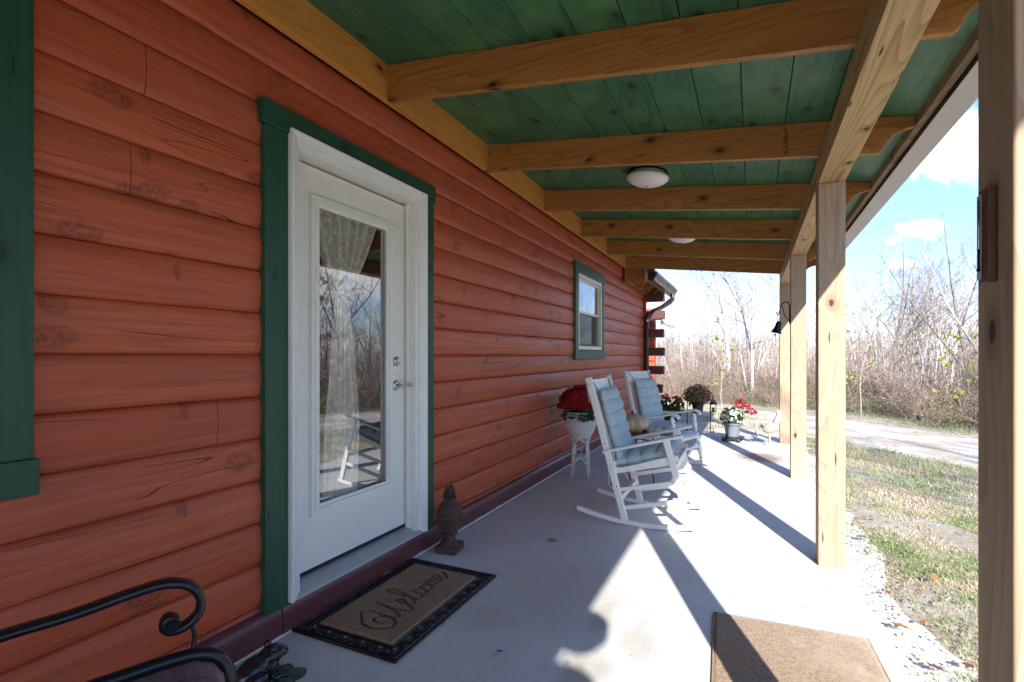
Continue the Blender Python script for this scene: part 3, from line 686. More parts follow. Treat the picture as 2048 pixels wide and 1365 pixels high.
# frame: jambs, head, sill, brickmould casing
df = empty('door_frame', (-2.0, 1.7, .14)); df.parent = cabin; C(df)
dfi = Matrix.Translation((-2.0, 1.7, .14)).inverted()
def DF(o): o.parent = df; o.matrix_parent_inverse = dfi; return o
mm = MB(); mm.bx(-2.12, -1.94, 1.735, 1.768, .15, 2.24); mm.bx(-2.12, -1.94, 2.690, 2.735, .15, 2.24); mm.bx(-2.12, -1.941, 1.735, 2.735, 2.2405, 2.28)
mm.bx(-2.010, -1.985, 2.674, 2.6895, .17, 2.24)
DF(mm.build('jamb', M['doorw'], None, bevel=.002))
mm = MB(); mm.prism([(-2.12, .13), (-1.918, .13), (-1.918, .146), (-2.0, .168), (-2.12, .175)], 'y', 1.737, 2.733); DF(mm.build('sill', M['sill'], None, bevel=.002))
# brickmould: profile swept round three sides
bp = [(0, -1.941), (0, -1.930), (.006, -1.925), (.012, -1.925), (.016, -1.919), (.036, -1.912), (.044, -1.905), (.052, -1.905), (.055, -1.912), (.055, -1.985)]
mm = MB(); path = [(1.750, .135, -1, 0), (1.750, 2.262, -1, 1), (2.720, 2.262, 1, 1), (2.720, .135, 1, 0)]; nb = len(bp)
for (y, z, sy, sz) in path:
    for (u, x) in bp: mm.v.append((x, y+sy*u, z+sz*u))
for i in range(3):
    for j in range(nb-1): mm.f.append((i*nb+j, (i+1)*nb+j, (i+1)*nb+j+1, i*nb+j+1))
mm.f.append(tuple(range(nb))); mm.f.append(tuple(3*nb+j for j in range(nb))[::-1])
DF(mm.build('casing', M['white'], None))
def DB(p, q, w, t, up):
    o = board('trim_board', p, q, w, t, M['trim'], None, up=up, bevel=.004); wm = o.matrix_basis.copy(); o.parent = df; o.matrix_parent_inverse = dfi; o.matrix_basis = wm
DB((-1.958, 1.632, .125), (-1.958, 1.632, 2.292), .122, .054, (0,1,0)); DB((-1.958, 2.830, .125), (-1.958, 2.830, 2.292), .106, .054, (0,1,0))
DB((-1.955, 1.555, 2.347), (-1.955, 2.895, 2.347), .108, .062, (0,0,1))
# lace curtain: gathered panel tied in the middle
def curtain():
    vs = []; fs = []; nu, nv = 90, 60
    for j in range(nv+1):
        t = j/nv; z = 2.06-1.62*t
        if z > 1.62: k = (z-1.62)/(2.06-1.62); cy = 2.20+.01*k; hw = .035+.235*k**.75; ph = 11
        else:
            k = (1.62-z)/(1.18); cy = 2.19-.02*k+.02*math.sin(k*3); hw = .035+.105*min(1, k*1.6)**.8; ph = 9
        for i in range(nu+1):
            u = i/nu*2-1; amp = .022*min(1, .35+k)
            x = -2.085+amp*math.sin(u*ph*1.9+.5*math.sin(t*5))+.4*amp*math.sin(u*23+t*4)
            vs.append((x, cy+hw*u+.004*math.sin(u*31+t*7), z))
    for j in range(nv):
        for i in range(nu): q = j*(nu+1)+i; fs.append((q, q+1, q+nu+2, q+nu+1))
    m = MB(); m.v = vs; m.f = fs
    c = empty('lace_curtain', (-2.1, 2.2, 2.06), 0, 'white lace curtain gathered and tied in the middle behind the door glass', 'curtain')
    inv = Matrix.Translation((2.1, -2.2, -2.06))
    o = m.build('curtain_panel', M['lace'], c, recalc=False, smooth=True); o.matrix_parent_inverse = inv
    m = MB(); m.tube([(-2.115, 2.20+.045*math.cos(a), 1.62+.004*math.sin(3*a)) if False else (-2.085+.03*math.sin(a), 2.19+.045*math.cos(a), 1.62) for a in [2*PI*i/20 for i in range(20)]], [(.014,.006)]*20, 8, closed=True)
    o = m.build('tieback', M['white'], c, smooth=True); o.matrix_parent_inverse = inv
    m = MB(); m.tube([(-2.10, 1.92, 2.07), (-2.10, 2.52, 2.07)], .008, 8); o = m.build('curtain_rod', M['steel'], c, smooth=True); o.matrix_parent_inverse = inv
curtain()

# ------------------------------------------------------------------ porch roof
porch = empty('porch', (0.4, 3.6, 0), 0, 'pine post and beam porch frame with green board ceiling over the concrete slab', 'porch')
PI_ = Matrix.Translation((-.4, -3.6, 0))
def Q(o):
    wm = o.matrix_basis.copy()
    o.parent = porch; o.matrix_parent_inverse = PI_; o.matrix_basis = wm; return o
RB = lambda x: 2.724-.1135*(x+1.885)
RH = .205
rp = [(-1.883, RB(-1.883)), (.66, RB(.66)), (.668, RB(.66)+.010), (.676, 2.452), (.690, 2.484), (.708, 2.508), (.728, 2.526), (.752, 2.541), (.782, 2.551), (.812, 2.557), (.829, 2.559), (.829, RB(.829)+RH), (-1.883, RB(-1.883)+RH)]
RY = [-6.2, -4.98, -3.76, -2.54, -1.32, -.10, 1.12, 2.34, 3.56, 4.78, 6.0, 7.22, 8.44]
for y in RY:
    mm = MB(); mm.prism(rp, 'y', y-0, y+.038); o = mm.build('rafter', M['joist'], None, bevel=.003)
    Q(o)
def QB(nm, p, q, w, t, mat, up=(0,0,1), bevel=.003): return Q(board(nm, p, q, w, t, mat, None, up, bevel))
QB('ledger', (-1.9045, -6.2, 2.832), (-1.9045, 8.49, 2.832), .205, .040, M['ledger'])
QB('beam', (.43, -6.2, 2.3875), (.43, 3.675, 2.3875), .152, .140, M['beam'])
QB('beam', (.43, 3.678, 2.3875), (.43, 8.53, 2.3875), .152, .140, M['beam'])
for y in (-5.9, -3.8, -1.40, 1.12, 3.66, 6.10, 8.46):
    QB('post', (.43 if y != 1.12 else .437, y, 0.0), (.43 if y != 1.12 else .437, y, 2.311), .142, .142, M['post'], (0,1,0), .006)
# ceiling boards (local X along the porch so the grain runs that way)
mm = MB(); sl_ = math.atan(.1135); x = -1.93; i = 0; us = 0
random.seed(3)
LX = (0.88+1.93)/math.cos(sl_); v = 0
while v < LX:
    wd = min(.236, LX-v); u = -2.35+random.uniform(0, 1.2)*0
    cuts = [-6.25] + sorted(random.uniform(-1, 8) for _ in range(1)) + [8.50]
    for a, b in zip(cuts[:-1], cuts[1:]): mm.bx(a+.001, b-.001, v+.002, v+wd-.0025, -.02, -random.uniform(0,.0015))
    v += wd
o = mm.build('ceiling_boards', M['ceil'], None, bevel=.0025)
Zt = RB(-1.93)+RH+.001
a = Vector((0,1,0)); b = Vector((math.cos(sl_), 0, -math.sin(sl_))); u = a.cross(b)*-1
mt = Matrix((a, b, Vector((-math.sin(sl_),0,-math.cos(sl_))))).transposed().to_4x4(); mt.translation = (-1.93, 0, Zt); o.matrix_local = mt
Q(o)
mm = MB(); mm.prism([(-1.97, Zt+.045), (-1.97, Zt+.07), (.99, RB(.99)+RH+.062), (.99, RB(.99)+RH+.04)], 'y', -6.3, 8.56); Q(mm.build('roof_sheet', M['shingle'], None))
QB('sub_fascia', (.849, -6.22, 2.640), (.849, 8.49, 2.640), .164, .036, M['sub'])
mm = MB(); mm.bx(.870, .876, -6.24, 8.50, 2.545, 2.70); Q(mm.build('fascia_wrap', M['gutter'], None))
Q(gutter(-6.25, 8.50, .878, 2.515, .125, .16, M['gutterw'], 'gutter', None))
mm = MB(); mm.bx(.86, .985, -6.24, 8.50, 2.5125, 2.5155); Q(mm.build('eave_trim', M['gutterw'], None))
# made-up hanging bowls outside the frame are added further down to shade the slab
# ------------------------------------------------------------------ ceiling lights
def ceiling_light(x, y, label):
    z = RB(x)+RH+.0
    t = empty('ceiling_light', (x, y, z), 0, label, 'ceiling light', 'round porch ceiling lights'); t.rotation_euler = (0, sl_, 0)
    m = MB(); m.lathe([(.10,-.001),(.160,-.001),(.163,-.005),(.163,-.009),(.155,-.012)], n=40)
    m.lathe([(.155,-.031),(.162,-.033),(.163,-.036),(.162,-.039),(.156,-.039)], n=40)
    for i in range(30):
        a = 2*PI*i/30; m.box((.158*math.cos(a), .158*math.sin(a), -.024), (.004,.006,.012), Matrix.Rotation(a, 3, 'Z'))
    pass
    autosmooth(m.build('fitting', M['iron'], t), 40)
    m = MB(); m.lathe([(.150,-.012),(.156,-.030),(.172,-.040),(.174,-.050),(.166,-.066),(.144,-.086),(.108,-.102),(.06,-.112),(.02,-.115),(.001,-.1155)], n=40)
    autosmooth(m.build('glass_bowl', M['opal'], t), 60)
    m = MB(); m.lathe([(.001,-.114),(.006,-.115),(.007,-.120),(.003,-.124),(.001,-.124)], n=12); m.build('finial', M['iron'], t, smooth=True)
ceiling_light(-.79, 4.36, 'white glass bowl ceiling light in the third joist bay, the larger one in view')
ceiling_light(-.80, 6.72, 'white glass bowl ceiling light farther down the porch, mostly hidden by a joist')

# ------------------------------------------------------------------ welcome mat
def welcome():
    t = empty('doormat', (-1.628, 2.166, 0), 0, 'welcome doormat with tan coir centre and black rubber scroll border', 'doormat')
    L, Wd = .93, .60
    m = MB(); m.bx(-Wd/2+.085, Wd/2-.085, -L/2+.085, L/2-.085, .001, .008)
    # border rails
    for (a, h, w) in ((0, .010, .012), (.016, .013, .007), (.078, .016, .012)):
        x, y = Wd/2-a, L/2-a
        m.tube([(-x+w/2,-y+w/2,h/2),(x-w/2,-y+w/2,h/2)], [(h/2,w/2)]*2, 8, flat=(0,0,1)); m.tube([(-x+w/2,y-w/2,h/2),(x-w/2,y-w/2,h/2)], [(h/2,w/2)]*2, 8, flat=(0,0,1))
        m.tube([(-x+w/2,-y+w/2,h/2),(-x+w/2,y-w/2,h/2)], [(h/2,w/2)]*2, 8, flat=(0,0,1)); m.tube([(x-w/2,-y+w/2,h/2),(x-w/2,y-w/2,h/2)], [(h/2,w/2)]*2, 8, flat=(0,0,1))
    def scroll(cx, cy, s, d, ang):
        pts = []
        for i in range(26):
            k = i/25; a = ang + d*(k*2*PI*1.35); r = s*(1-k*.80)
            pts.append((cx+r*math.cos(a), cy+r*math.sin(a), .008+.002*k))
        m.tube(pts, [.0052-.002*i/25 for i in range(26)], 6)
        m.ball(pts[-1], .006, 8, 5)
    def run(p0, p1, n, nrm):
        p0 = Vector(p0); p1 = Vector(p1); a = (p1-p0).normalized(); nn = Vector(nrm)
        for i in range(n):
            c = p0.lerp(p1, (i+.5)/n); sg = 1 if i % 2 == 0 else -1
            scroll(c.x, c.y, .024, sg, math.atan2(a.y, a.x)+(PI if sg > 0 else 0))
            q0 = c-a*.03-nn*.022*sg; q1 = c+nn*.024*sg; q2 = c+a*.03+nn*.018*sg
            m.tube([(q0.x,q0.y,.006),((q0.x+q1.x)/2-nn.x*.004*sg,(q0.y+q1.y)/2-nn.y*.004*sg,.008),(q1.x,q1.y,.008),(q2.x,q2.y,.006)], .0042, 6)
            m.tube([(c.x-nn.x*.026,c.y-nn.y*.026,.005),(c.x-nn.x*.012+a.x*.026,c.y-nn.y*.012+a.y*.026,.007),(c.x+nn.x*.026,c.y+nn.y*.026,.005)], .0036, 6)
    xo, yo = Wd/2-.050, L/2-.050
    run((-xo,-yo+.03,0),(-xo,yo-.03,0),16,(1,0,0)); run((xo,-yo+.03,0),(xo,yo-.03,0),16,(-1,0,0)); run((-xo+.03,-yo,0),(xo-.03,-yo,0),9,(0,1,0)); run((-xo+.03,yo,0),(xo-.03,yo,0),9,(0,-1,0))
    for sx in (-1,1):
        for sy in (-1,1):
            for k in range(5):
                a = k*PI/8; m.tube([(sx*(xo-.02), sy*(yo-.02), .006), (sx*(xo-.02+.045*math.cos(a)), sy*(yo-.02+.045*math.sin(a)), .008)], [.003,.007], 6)
    autosmooth(m.build('rubber_border', M['rubber'], t), 50)
    # pile with script pressed into it
    strokes = []
    def S_(pts): strokes.append([Vector(p) for p in pts])
    # script in (u along the word, v up); word spans about u 0..1, v 0..1
    S_([(.10,.62),(.04,.50),(.03,.30),(.08,.14),(.15,.14),(.19,.28),(.17,.44),(.12,.46),(.10,.36),(.12,.28)])
    S_([(.10,.62),(.17,.74),(.21,.66),(.20,.44),(.22,.20),(.27,.30),(.31,.56),(.33,.74)])
    S_([(.33,.74),(.31,.46),(.32,.22),(.36,.16),(.40,.30)])
    S_([(.40,.32),(.445,.42),(.445,.52),(.41,.50),(.40,.36),(.43,.24),(.48,.28)])
    S_([(.48,.28),(.54,.60),(.545,.84),(.515,.84),(.50,.58),(.505,.32),(.54,.24),(.57,.30)])
    S_([(.645,.48),(.61,.50),(.58,.40),(.60,.27),(.645,.30)])
    S_([(.645,.30),(.69,.48),(.66,.44),(.66,.30),(.69,.26),(.72,.36),(.70,.48),(.68,.48)])
    S_([(.72,.44),(.745,.48),(.745,.28)]); S_([(.745,.36),(.775,.50),(.79,.46),(.79,.28)]); S_([(.79,.36),(.82,.50),(.835,.46),(.84,.30),(.87,.32)])
    S_([(.87,.34),(.915,.42),(.92,.52),(.885,.52),(.87,.38),(.90,.27),(.96,.36),(.99,.46)])
    segs = []
    for s_ in strokes:
        n = len(s_)
        for i in range(n-1):
            p0 = s_[max(i-1,0)]; p1 = s_[i]; p2 = s_[i+1]; p3 = s_[min(i+2,n-1)]; pr = None
            for k in range(6):
                q = k/5; c = .5*((2*p1)+(-p0+p2)*q+(2*p0-5*p1+4*p2-p3)*q*q+(-p0+3*p1-3*p2+p3)*q**3)
                if pr is not None: segs.append((pr, c))
                pr = c
    # letters read when the mat is looked at from the porch: u along +Y, v towards the wall (-X)
    def to(u, v): return (.165-(v)*.36, -.33+u*.68)
    A = np.array([to(*p) for p, q in segs]); B = np.array([to(*q) for p, q in segs])
    nx, ny = 150, 270; x0, x1, y0, y1 = -Wd/2+.088, Wd/2-.088, -L/2+.088, L/2-.088
    X, Y = np.meshgrid(np.linspace(x0, x1, nx), np.linspace(y0, y1, ny))
    P = np.stack([X.ravel(), Y.ravel()], 1); d = np.full(len(P), 9.)
    for a, b in zip(A, B):
        ab = b-a; tt = np.clip(((P-a)@ab)/max(1e-9, ab@ab), 0, 1); d = np.minimum(d, np.linalg.norm(P-a-tt[:,None]*ab, axis=1))
    rs = np.random.RandomState(1); Z = .022+rs.uniform(-.0022,.0022,len(P))
    edge = np.minimum.reduce([P[:,0]-x0, x1-P[:,0], P[:,1]-y0, y1-P[:,1]]); Z -= .010*np.clip(1-edge/.008, 0, 1)
    Z -= .011*np.clip(1.35-d/.0095, 0, 1)
    m = MB(); m.v = [(P[i,0]+rs.uniform(-.0006,.0006), P[i,1]+rs.uniform(-.0006,.0006), Z[i]) for i in range(len(P))]
    for j in range(ny-1):
        for i in range(nx-1): q = j*nx+i; m.f.append((q, q+1, q+nx+1, q+nx))
    o = m.build('coir_pile', M['coir'], t, recalc=False, smooth=True); o.data.materials.append(M['coird'])
    idx = [1 if min(d[f[0]], d[f[2]]) < .0075 else 0 for f in m.f]
    V = []; F = []
    for q in rs.randint(0, len(P), 26000):
        if d[q] < .010 and rs.rand() < .9: continue
        a = rs.uniform(0, 6.28); l = rs.uniform(.003, .009); c = Vector((P[q,0], P[q,1], Z[q]-.001)); e = c+Vector((math.cos(a)*l, math.sin(a)*l, rs.uniform(.001,.006))); w = Vector((-math.sin(a), math.cos(a), 0))*.0007
        b = len(V); V += [c-w, c+w, e]; F.append((b, b+1, b+2))
    mf = MB(); mf.v = V; mf.f = F; mf.build('coir_fibres', M['coirf'], t, recalc=False)
    o.data.polygons.foreach_set('material_index', idx)
welcome()

# ------------------------------------------------------------------ brown carpet mat
m = MB(); rs = random.Random(5); nx, ny = 60, 84; w_, l_ = .64, .90
for j in range(ny+1):
    for i in range(nx+1):
        x = w_*(i/nx-.5); y = l_*(j/ny-.5); e = min(i, nx-i, j, ny-j)
        m.v.append((x+rs.uniform(-.001,.001), y+rs.uniform(-.001,.001), (.013+rs.uniform(-.0015,.0015)) if e > 0 else .001))
for j in range(ny):
    for i in range(nx): q = j*(nx+1)+i; m.f.append((q, q+1, q+nx+2, q+nx+1))
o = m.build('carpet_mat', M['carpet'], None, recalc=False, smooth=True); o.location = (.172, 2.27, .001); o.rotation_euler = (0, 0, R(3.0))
tag(o, 'plain brown carpet mat lying half in a post shadow at the slab edge', 'mat')
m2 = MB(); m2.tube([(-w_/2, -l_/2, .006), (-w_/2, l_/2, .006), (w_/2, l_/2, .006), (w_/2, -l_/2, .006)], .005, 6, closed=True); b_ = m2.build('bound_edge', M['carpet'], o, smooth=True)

# ------------------------------------------------------------------ pineapple finial
def pineapple():
    t = empty('pineapple_statue', (-1.785, 2.845, 0), R(8), 'brown cast stone pineapple statue beside the white door', 'statue')
    m = MB(); m.bx(-.072, .072, -.072, .072, 0, .050); m.build('plinth', M['stone'], t, bevel=.006)
    m = MB(); m.lathe([(.066,.050),(.060,.058),(.050,.066),(.036,.078),(.032,.095),(.038,.112),(.055,.120)], n=20, fn=lambda i,j,r,z: r*(1+.06*math.cos(j*2*PI/20*10)))
    m.build('stem', M['stone'], t, smooth=True)
    m = MB(); k = 54; n = 72; pr = []
    for i in range(k+1):
        q = i/k; z = .118+.222*q; r = .080*math.sin(PI*(.08+.86*q))**.62*(1-.10*q); pr.append((r, z))
    def fn(i, j, r, z):
        u = j/n*12; v = i/k*8.0; a = abs(((u+v) % 1)-.5)*2; b = abs(((u-v) % 1)-.5)*2
        return r*(1+.17*(min(1-a, 1-b)*1.6-.35))
    pr = [(.001, pr[0][1])]+pr+[(.001, pr[-1][1])]
    m.lathe(pr, n=n, fn=fn); m.build('body', M['stone'], t, smooth=True)
    m = MB(); rr = random.Random(2)
    for ring in range(5):
        for j in range(8-ring):
            a = 2*PI*j/(8-ring)+ring*.4; c = Vector((math.cos(a), math.sin(a), 0)); z0 = .335+ring*.017; r0 = .026-ring*.004
            p0 = c*r0+Vector((0,0,z0)); p1 = c*(r0+.012)+Vector((0,0,z0+.016)); p2 = c*(r0+.022)+Vector((0,0,z0+.020+rr.uniform(-.003,.003)))
            m.tube([p0, p1, p2], [(.004,.012),(.005,.012),(.002,.004)], 6, flat=(0,0,1))
    m.ball((0,0,.375), (.026,.026,.045), 12, 8); m.build('crown', M['stone'], t, smooth=True)
pineapple()

# ------------------------------------------------------------------ frog figurine
def frog():
    t = empty('frog_statue', (-1.735, 1.355, 0), R(-18), 'dark glazed frog figurine sitting on a green leaf base by the wall', 'figurine')   # faces local +Y
    m = MB(); pts = []
    n = 30
    top = [(.0,.0,.012)]
    for k, s in enumerate((1.0, .7, .35)):
        for i in range(n):
            a = 2*PI*i/n; r = (.105+.012*math.cos(5*a)+.006*math.sin(9*a))*s; m.v.append((.025+r*math.cos(a)*.85, .07+r*math.sin(a)*1.1, (.001, .016, .020)[k]+.004*math.cos(3*a)*(k > 0)))
    for k in range(2):
        for i in range(n): m.f.append((k*n+i, k*n+(i+1)%n, (k+1)*n+(i+1)%n, (k+1)*n+i))
    m.f.append(tuple(2*n+i for i in range(n))); m.build('leaf_base', M['leafbase'], t, smooth=True)
    b = bmesh.new()
    def el(c, r, rot=(0,0,0)):
        from mathutils import Euler
        mt = Matrix.Translation(c) @ Euler(rot).to_matrix().to_4x4() @ Matrix.Diagonal((*r, 1)); bmesh.ops.create_icosphere(b, subdivisions=3, radius=1, matrix=mt)
    el((0, 0, .060), (.052, .075, .048), (R(24), 0, 0)); el((0, .072, .098), (.046, .050, .030), (R(6), 0, 0)); el((0, .108, .096), (.034, .026, .018)); el((0, .062, .078), (.036, .04, .034))
    for s in (-1, 1):
        el((s*.030, .066, .128), (.014, .015, .015)); el((s*.050, -.012, .040), (.026, .052, .030), (R(20), 0, R(s*-12))); el((s*.062, .018, .022), (.016, .040, .013), (0, 0, R(s*16)))
        el((s*.036, .060, .052), (.012, .014, .036), (R(-12), R(s*14), 0)); el((s*.044, .078, .026), (.014, .024, .010), (0,0,R(s*-14)))
        for k in (-1, 0, 1): el((s*.046+k*.010, .104, .022), (.004, .017, .005), (0, 0, R(-k*18))); el((s*.074+k*.010, .062, .020), (.004, .018, .004), (0,0,R(-k*16)))
    me = bpy.data.meshes.new('body'); b.to_mesh(me); b.free(); o = bpy.data.objects.new('body', me); COL.objects.link(o); me.materials.append(M['frog']); o.parent = t
    rm = o.modifiers.new('r', 'REMESH'); rm.mode = 'VOXEL'; rm.voxel_size = .0028; rm.use_smooth_shade = True
    sm = o.modifiers.new('s', 'SMOOTH'); sm.iterations = 4; sm.factor = .6
    for s in (-1, 1): m = MB(); m.ball((s*.036, .070, .131), (.0085,.0095,.0095), 12, 8); m.build('eye', M['rubber'], t, smooth=True)
frog()

# ------------------------------------------------------------------ metal sling chair at the wall (mostly outside the frame)
def smoothpath(P, k=5):
    V = [Vector(p) for p in P]; out = []
    for i in range(len(V)-1):
        p0 = V[max(i-1,0)]; p1 = V[i]; p2 = V[i+1]; p3 = V[min(i+2,len(V)-1)]
        for j in range(k): q = j/k; out.append(.5*((2*p1)+(-p0+p2)*q+(2*p0-5*p1+4*p2-p3)*q*q+(-p0+3*p1-3*p2+p3)*q**3))
    return out+[V[-1]]
def sling_chair():
    t = empty('patio_chair', (-1.262, .512, 0), R(-30), 'dark metal patio chair with scrolled arm and woven plum sling seat', 'chair')
    for s in (-1, 1):
        m = MB(); x = .285*s
        pts = [(x*.93, -.36, 1.00), (x*.95, -.30, .78), (x*.97, -.235, .60), (x, -.12, .625), (x, .02, .640), (x, .14, .662), (x, .21, .668), (x, .262, .650), (x, .288, .610), (x, .283, .570), (x, .255, .545), (x, .222, .541), (x, .205, .556), (x, .210, .574), (x, .224, .575)]
        P2 = []
        V = [Vector(p) for p in pts[2:]]
        for i in range(len(V)-1):
            p0 = V[max(i-1,0)]; p1 = V[i]; p2 = V[i+1]; p3 = V[min(i+2,len(V)-1)]
            for k in range(5): q = k/5; P2.append(.5*((2*p1)+(-p0+p2)*q+(2*p0-5*p1+4*p2-p3)*q*q+(-p0+3*p1-3*p2+p3)*q**3))
        P2.append(V[-1]); fl = [ (.0075, .019) ]*len(P2)
        # flat strap seen edge-on: wide across, thin in the curl's plane
        m.tube(P2, fl, 12, flat=(0,-.2,1)) if False else None
        rings = []; n = 12
        for i, p in enumerate(P2):
            a = (P2[min(i+1,len(P2)-1)]-P2[max(i-1,0)]).normalized(); w = Vector((1,0,0)); h = w.cross(a).normalized()
            for j in range(n):
                an = 2*PI*j/n; c, s_ = math.cos(an), math.sin(an); f = lambda q: math.copysign(abs(q)**.6, q)
                m.v.append(p + w*.021*f(c) + h*.0115*f(s_))
        for i in range(len(P2)-1):
            for j in range(n): m.f.append((i*n+j, i*n+(j+1)%n, (i+1)*n+(j+1)%n, (i+1)*n+j))
        m.f.append(tuple(range(n))[::-1]); m.f.append(tuple((len(P2)-1)*n+j for j in range(n)))
        m.lathe([(.001,-.026),(.012,-.0265),(.014,-.022),(.018,-.022),(.0185,.022),(.014,.022),(.012,.0265),(.001,.026)], (x, .224, .560), 16, m=Matrix.Rotation(R(90), 3, 'Y'))
        m.tube([(x, .262, .548), (x, .272, .530), (x, .274, .505), (x*.97, .270, .478)], [(.006,.012)]*4, 10)
        autosmooth(m.build('arm', M['chairmetal'], t), 50)
        # side frame: back rail, seat rail, waterfall front, legs
        m = MB(); x = .262*s
        m.tube(smoothpath([(x*.98,-.42,1.02),(x,-.33,.80),(x,-.25,.58),(x,-.22,.45),(x,-.10,.452),(x,.08,.462),(x,.20,.470),(x,.275,.468),(x,.325,.448),(x,.350,.405),(x,.355,.33),(x,.31,.10),(x,.32,.012)]), .018, 12)
        m.tube([(x,-.235,.50),(x,-.27,.30),(x,-.33,.012)], .014, 10); m.tube([(x,-.30,.14),(x,.0,.18),(x,.31,.14)], .010, 8)
        autosmooth(m.build('side_frame', M['chairmetal'], t), 60)
    m = MB(); n = 26; W2 = .252
    prof = [(-.42,1.0),(-.33,.79),(-.25,.575),(-.205,.46),(-.10,.443),(.08,.453),(.20,.464),(.272,.464),(.315,.444),(.340,.405)]
    for (y, z) in prof:
        for i in range(n+1):
            u = i/n*2-1; m.v.append((W2*u, y, z-.012*(1-u*u)))
    for k in range(len(prof)-1):
        for i in range(n): q = k*(n+1)+i; m.f.append((q, q+1, q+n+2, q+n+1))
    sg = m.build('sling_seat', M['sling'], t, recalc=False, smooth=True); so_ = sg.modifiers.new('th', 'SOLIDIFY'); so_.thickness = .003
    m = MB(); m.tube([(-.262,.312,.36),(.262,.312,.36)], .010, 8); m.build('cross_bar', M['chairmetal'], t, smooth=True); m = MB(); m.tube([(-.257,-.42,1.02),(-.15,-.45,1.05),(.15,-.45,1.05),(.257,-.42,1.02)], .014, 10)
    m.build('cross_bar', M['chairmetal'], t, smooth=True)
sling_chair()

# ------------------------------------------------------------------ cushions
def cushion(w, l, t, nx, ny, mat, name, parent, puff=1.0, seed=0):
    """tufted pad in local x (w) and y (l), centred, resting on z=0"""
    m = MB(); kx, ky = nx*10, ny*10
    def edge(u): return max(0, 1-abs(u)**4)**.5
    for side in (1, -1):
        for j in range(ky+1):
            for i in range(kx+1):
                u = i/kx*2-1; v = j/ky*2-1
                a = abs(math.sin(i/10*PI)); b = abs(math.sin(j/10*PI)); bul = (a*b)**.38
                seam = .50+.50*bul
                h = edge(u)*edge(v)*(t/2)*(seam if side > 0 else .75+.25*bul)*(1+.12*mn.noise(Vector((u*3+seed, v*4, side))))
                sx = 1-.035*(1-b)*abs(u)**3; sy = 1-.035*(1-a)*abs(v)**3
                m.v.append((w/2*u*sx, l/2*v*sy, t/2+side*h*puff))
    N = (kx+1)*(ky+1)
    for sd in (0, 1):
        for j in range(ky):
            for i in range(kx):
                q = sd*N+j*(kx+1)+i; f = (q, q+1, q+kx+2, q+kx+1); m.f.append(f if sd == 0 else f[::-1])
    o = m.build(name, mat, parent, smooth=True)
    return o
def place(o, origin, xa, ya):
    xa = Vector(xa).normalized(); ya = Vector(ya).normalized(); za = xa.cross(ya).normalized(); ya = za.cross(xa)
    mt = Matrix((xa, ya, za)).transposed().to_4x4(); mt.translation = origin; o.matrix_local = mt; return o

# ------------------------------------------------------------------ slat rocking chair (nearer). local x = forwards, y = across
def rocker_near():
    t = empty('rocking_chair', (-.80, 4.13, 0), 0, 'plain square-armed white rocking chair with tufted blue cushions, nearer of the two rockers', 'rocking chair', 'white rocking chairs on the porch')
    hw = .29
    for s in (-1, 1):
        y = s*hw
        m = MB(); n = 22; x0, x1 = -.44, .43
        for i in range(n+1):
            x = x0+(x1-x0)*i/n; z = .27*(x-.07)**2; th = .034 if 0 < i < n else .030
            for (dy, dz) in ((-.016,0),(.016,0),(.016,th),(-.016,th)): m.v.append((x, y+dy, z+dz+.001))
        for i in range(n):
            for j in range(4): m.f.append((i*4+j, i*4+(j+1)%4, (i+1)*4+(j+1)%4, (i+1)*4+j))
        m.f.append((3,2,1,0)); m.f.append(tuple(n*4+j for j in range(4))); m.build('rocker', M['white'], t, bevel=.004)
        board('back_post', (-.066, y-.0*s, .030), (-.350, y, 1.100), .050, .026, M['white'], t, (1,0,0), .005)
        board('front_leg', (.395, y+.031*s*0, .055), (.232, y, .655), .046, .026, M['white'], t, (1,0,0), .004)
        board('armrest', (-.235, y, .536), (.345, y, .694), .022, .056, M['white'], t, (0,0,1), .006)
        m = MB(); poly = [(-.155,.372),(.30,.486),(.318,.552),(.20,.522),(.02,.462),(-.10,.428),(-.172,.430)]
        m.prism([(a, b) for a, b in poly], 'y', y-s*.014-.0125, y-s*.014+.0125); m.build('seat_rail', M['white'], t, bevel=.003)
        board('side_stretcher', (-.085, y-s*.004, .125), (.375, y-s*.004, .232), .030, .020, M['white'], t, (0,0,1), .003)
        board('side_stretcher', (-.118, y-s*.004, .258), (.345, y-s*.004, .364), .030, .020, M['white'], t, (0,0,1), .003)
        for (x, z) in ((-.213,.60),(-.17,.44),(-.125,.285),(-.090,.150),(.325,.36),(.31,.50),(-.345,1.05)): m = MB(); m.lathe([(.001,.0),(.007,.0),(.006,.003),(.001,.004)], (x-.002*0, y+s*.0125, z), 10, m=Matrix.Rotation(R(-90*s), 3, 'X')); m.build('bolt_cap', M['steel'], t, smooth=True)
    # cross pieces
    board('head_board', (-.335, -hw+.014, 1.040), (-.335, hw-.014, 1.040), .085, .020, M['white'], t, (-.26,0,1), .004)
    board('back_rail', (-.150, -hw+.014, .440), (-.150, hw-.014, .440), .06, .020, M['white'], t, (-.26,0,1), .004)
    for k in range(5):
        y = -.20+.10*k; board('back_slat', (-.160, y, .465), (-.322, y, 1.005), .050, .012, M['white'], t, (0,1,0), .003)
    for k in range(7):
        x = -.12+.07*k; z = .400+.275*(x+.12); board('seat_slat', (x, -hw+.03, z), (x, hw-.03, z), .050, .012, M['white'], t, (1,0,.25), .003)
    board('front_stretcher', (.345, -hw, .30), (.345, hw, .30), .036, .020, M['white'], t, (0,0,1), .003)
    board('front_stretcher', (.300, -hw, .470), (.300, hw, .470), .05, .020, M['white'], t, (0,0,1), .003)
    board('rear_stretcher', (-.105, -hw, .19), (-.105, hw, .19), .036, .020, M['white'], t, (0,0,1), .003)
    return t
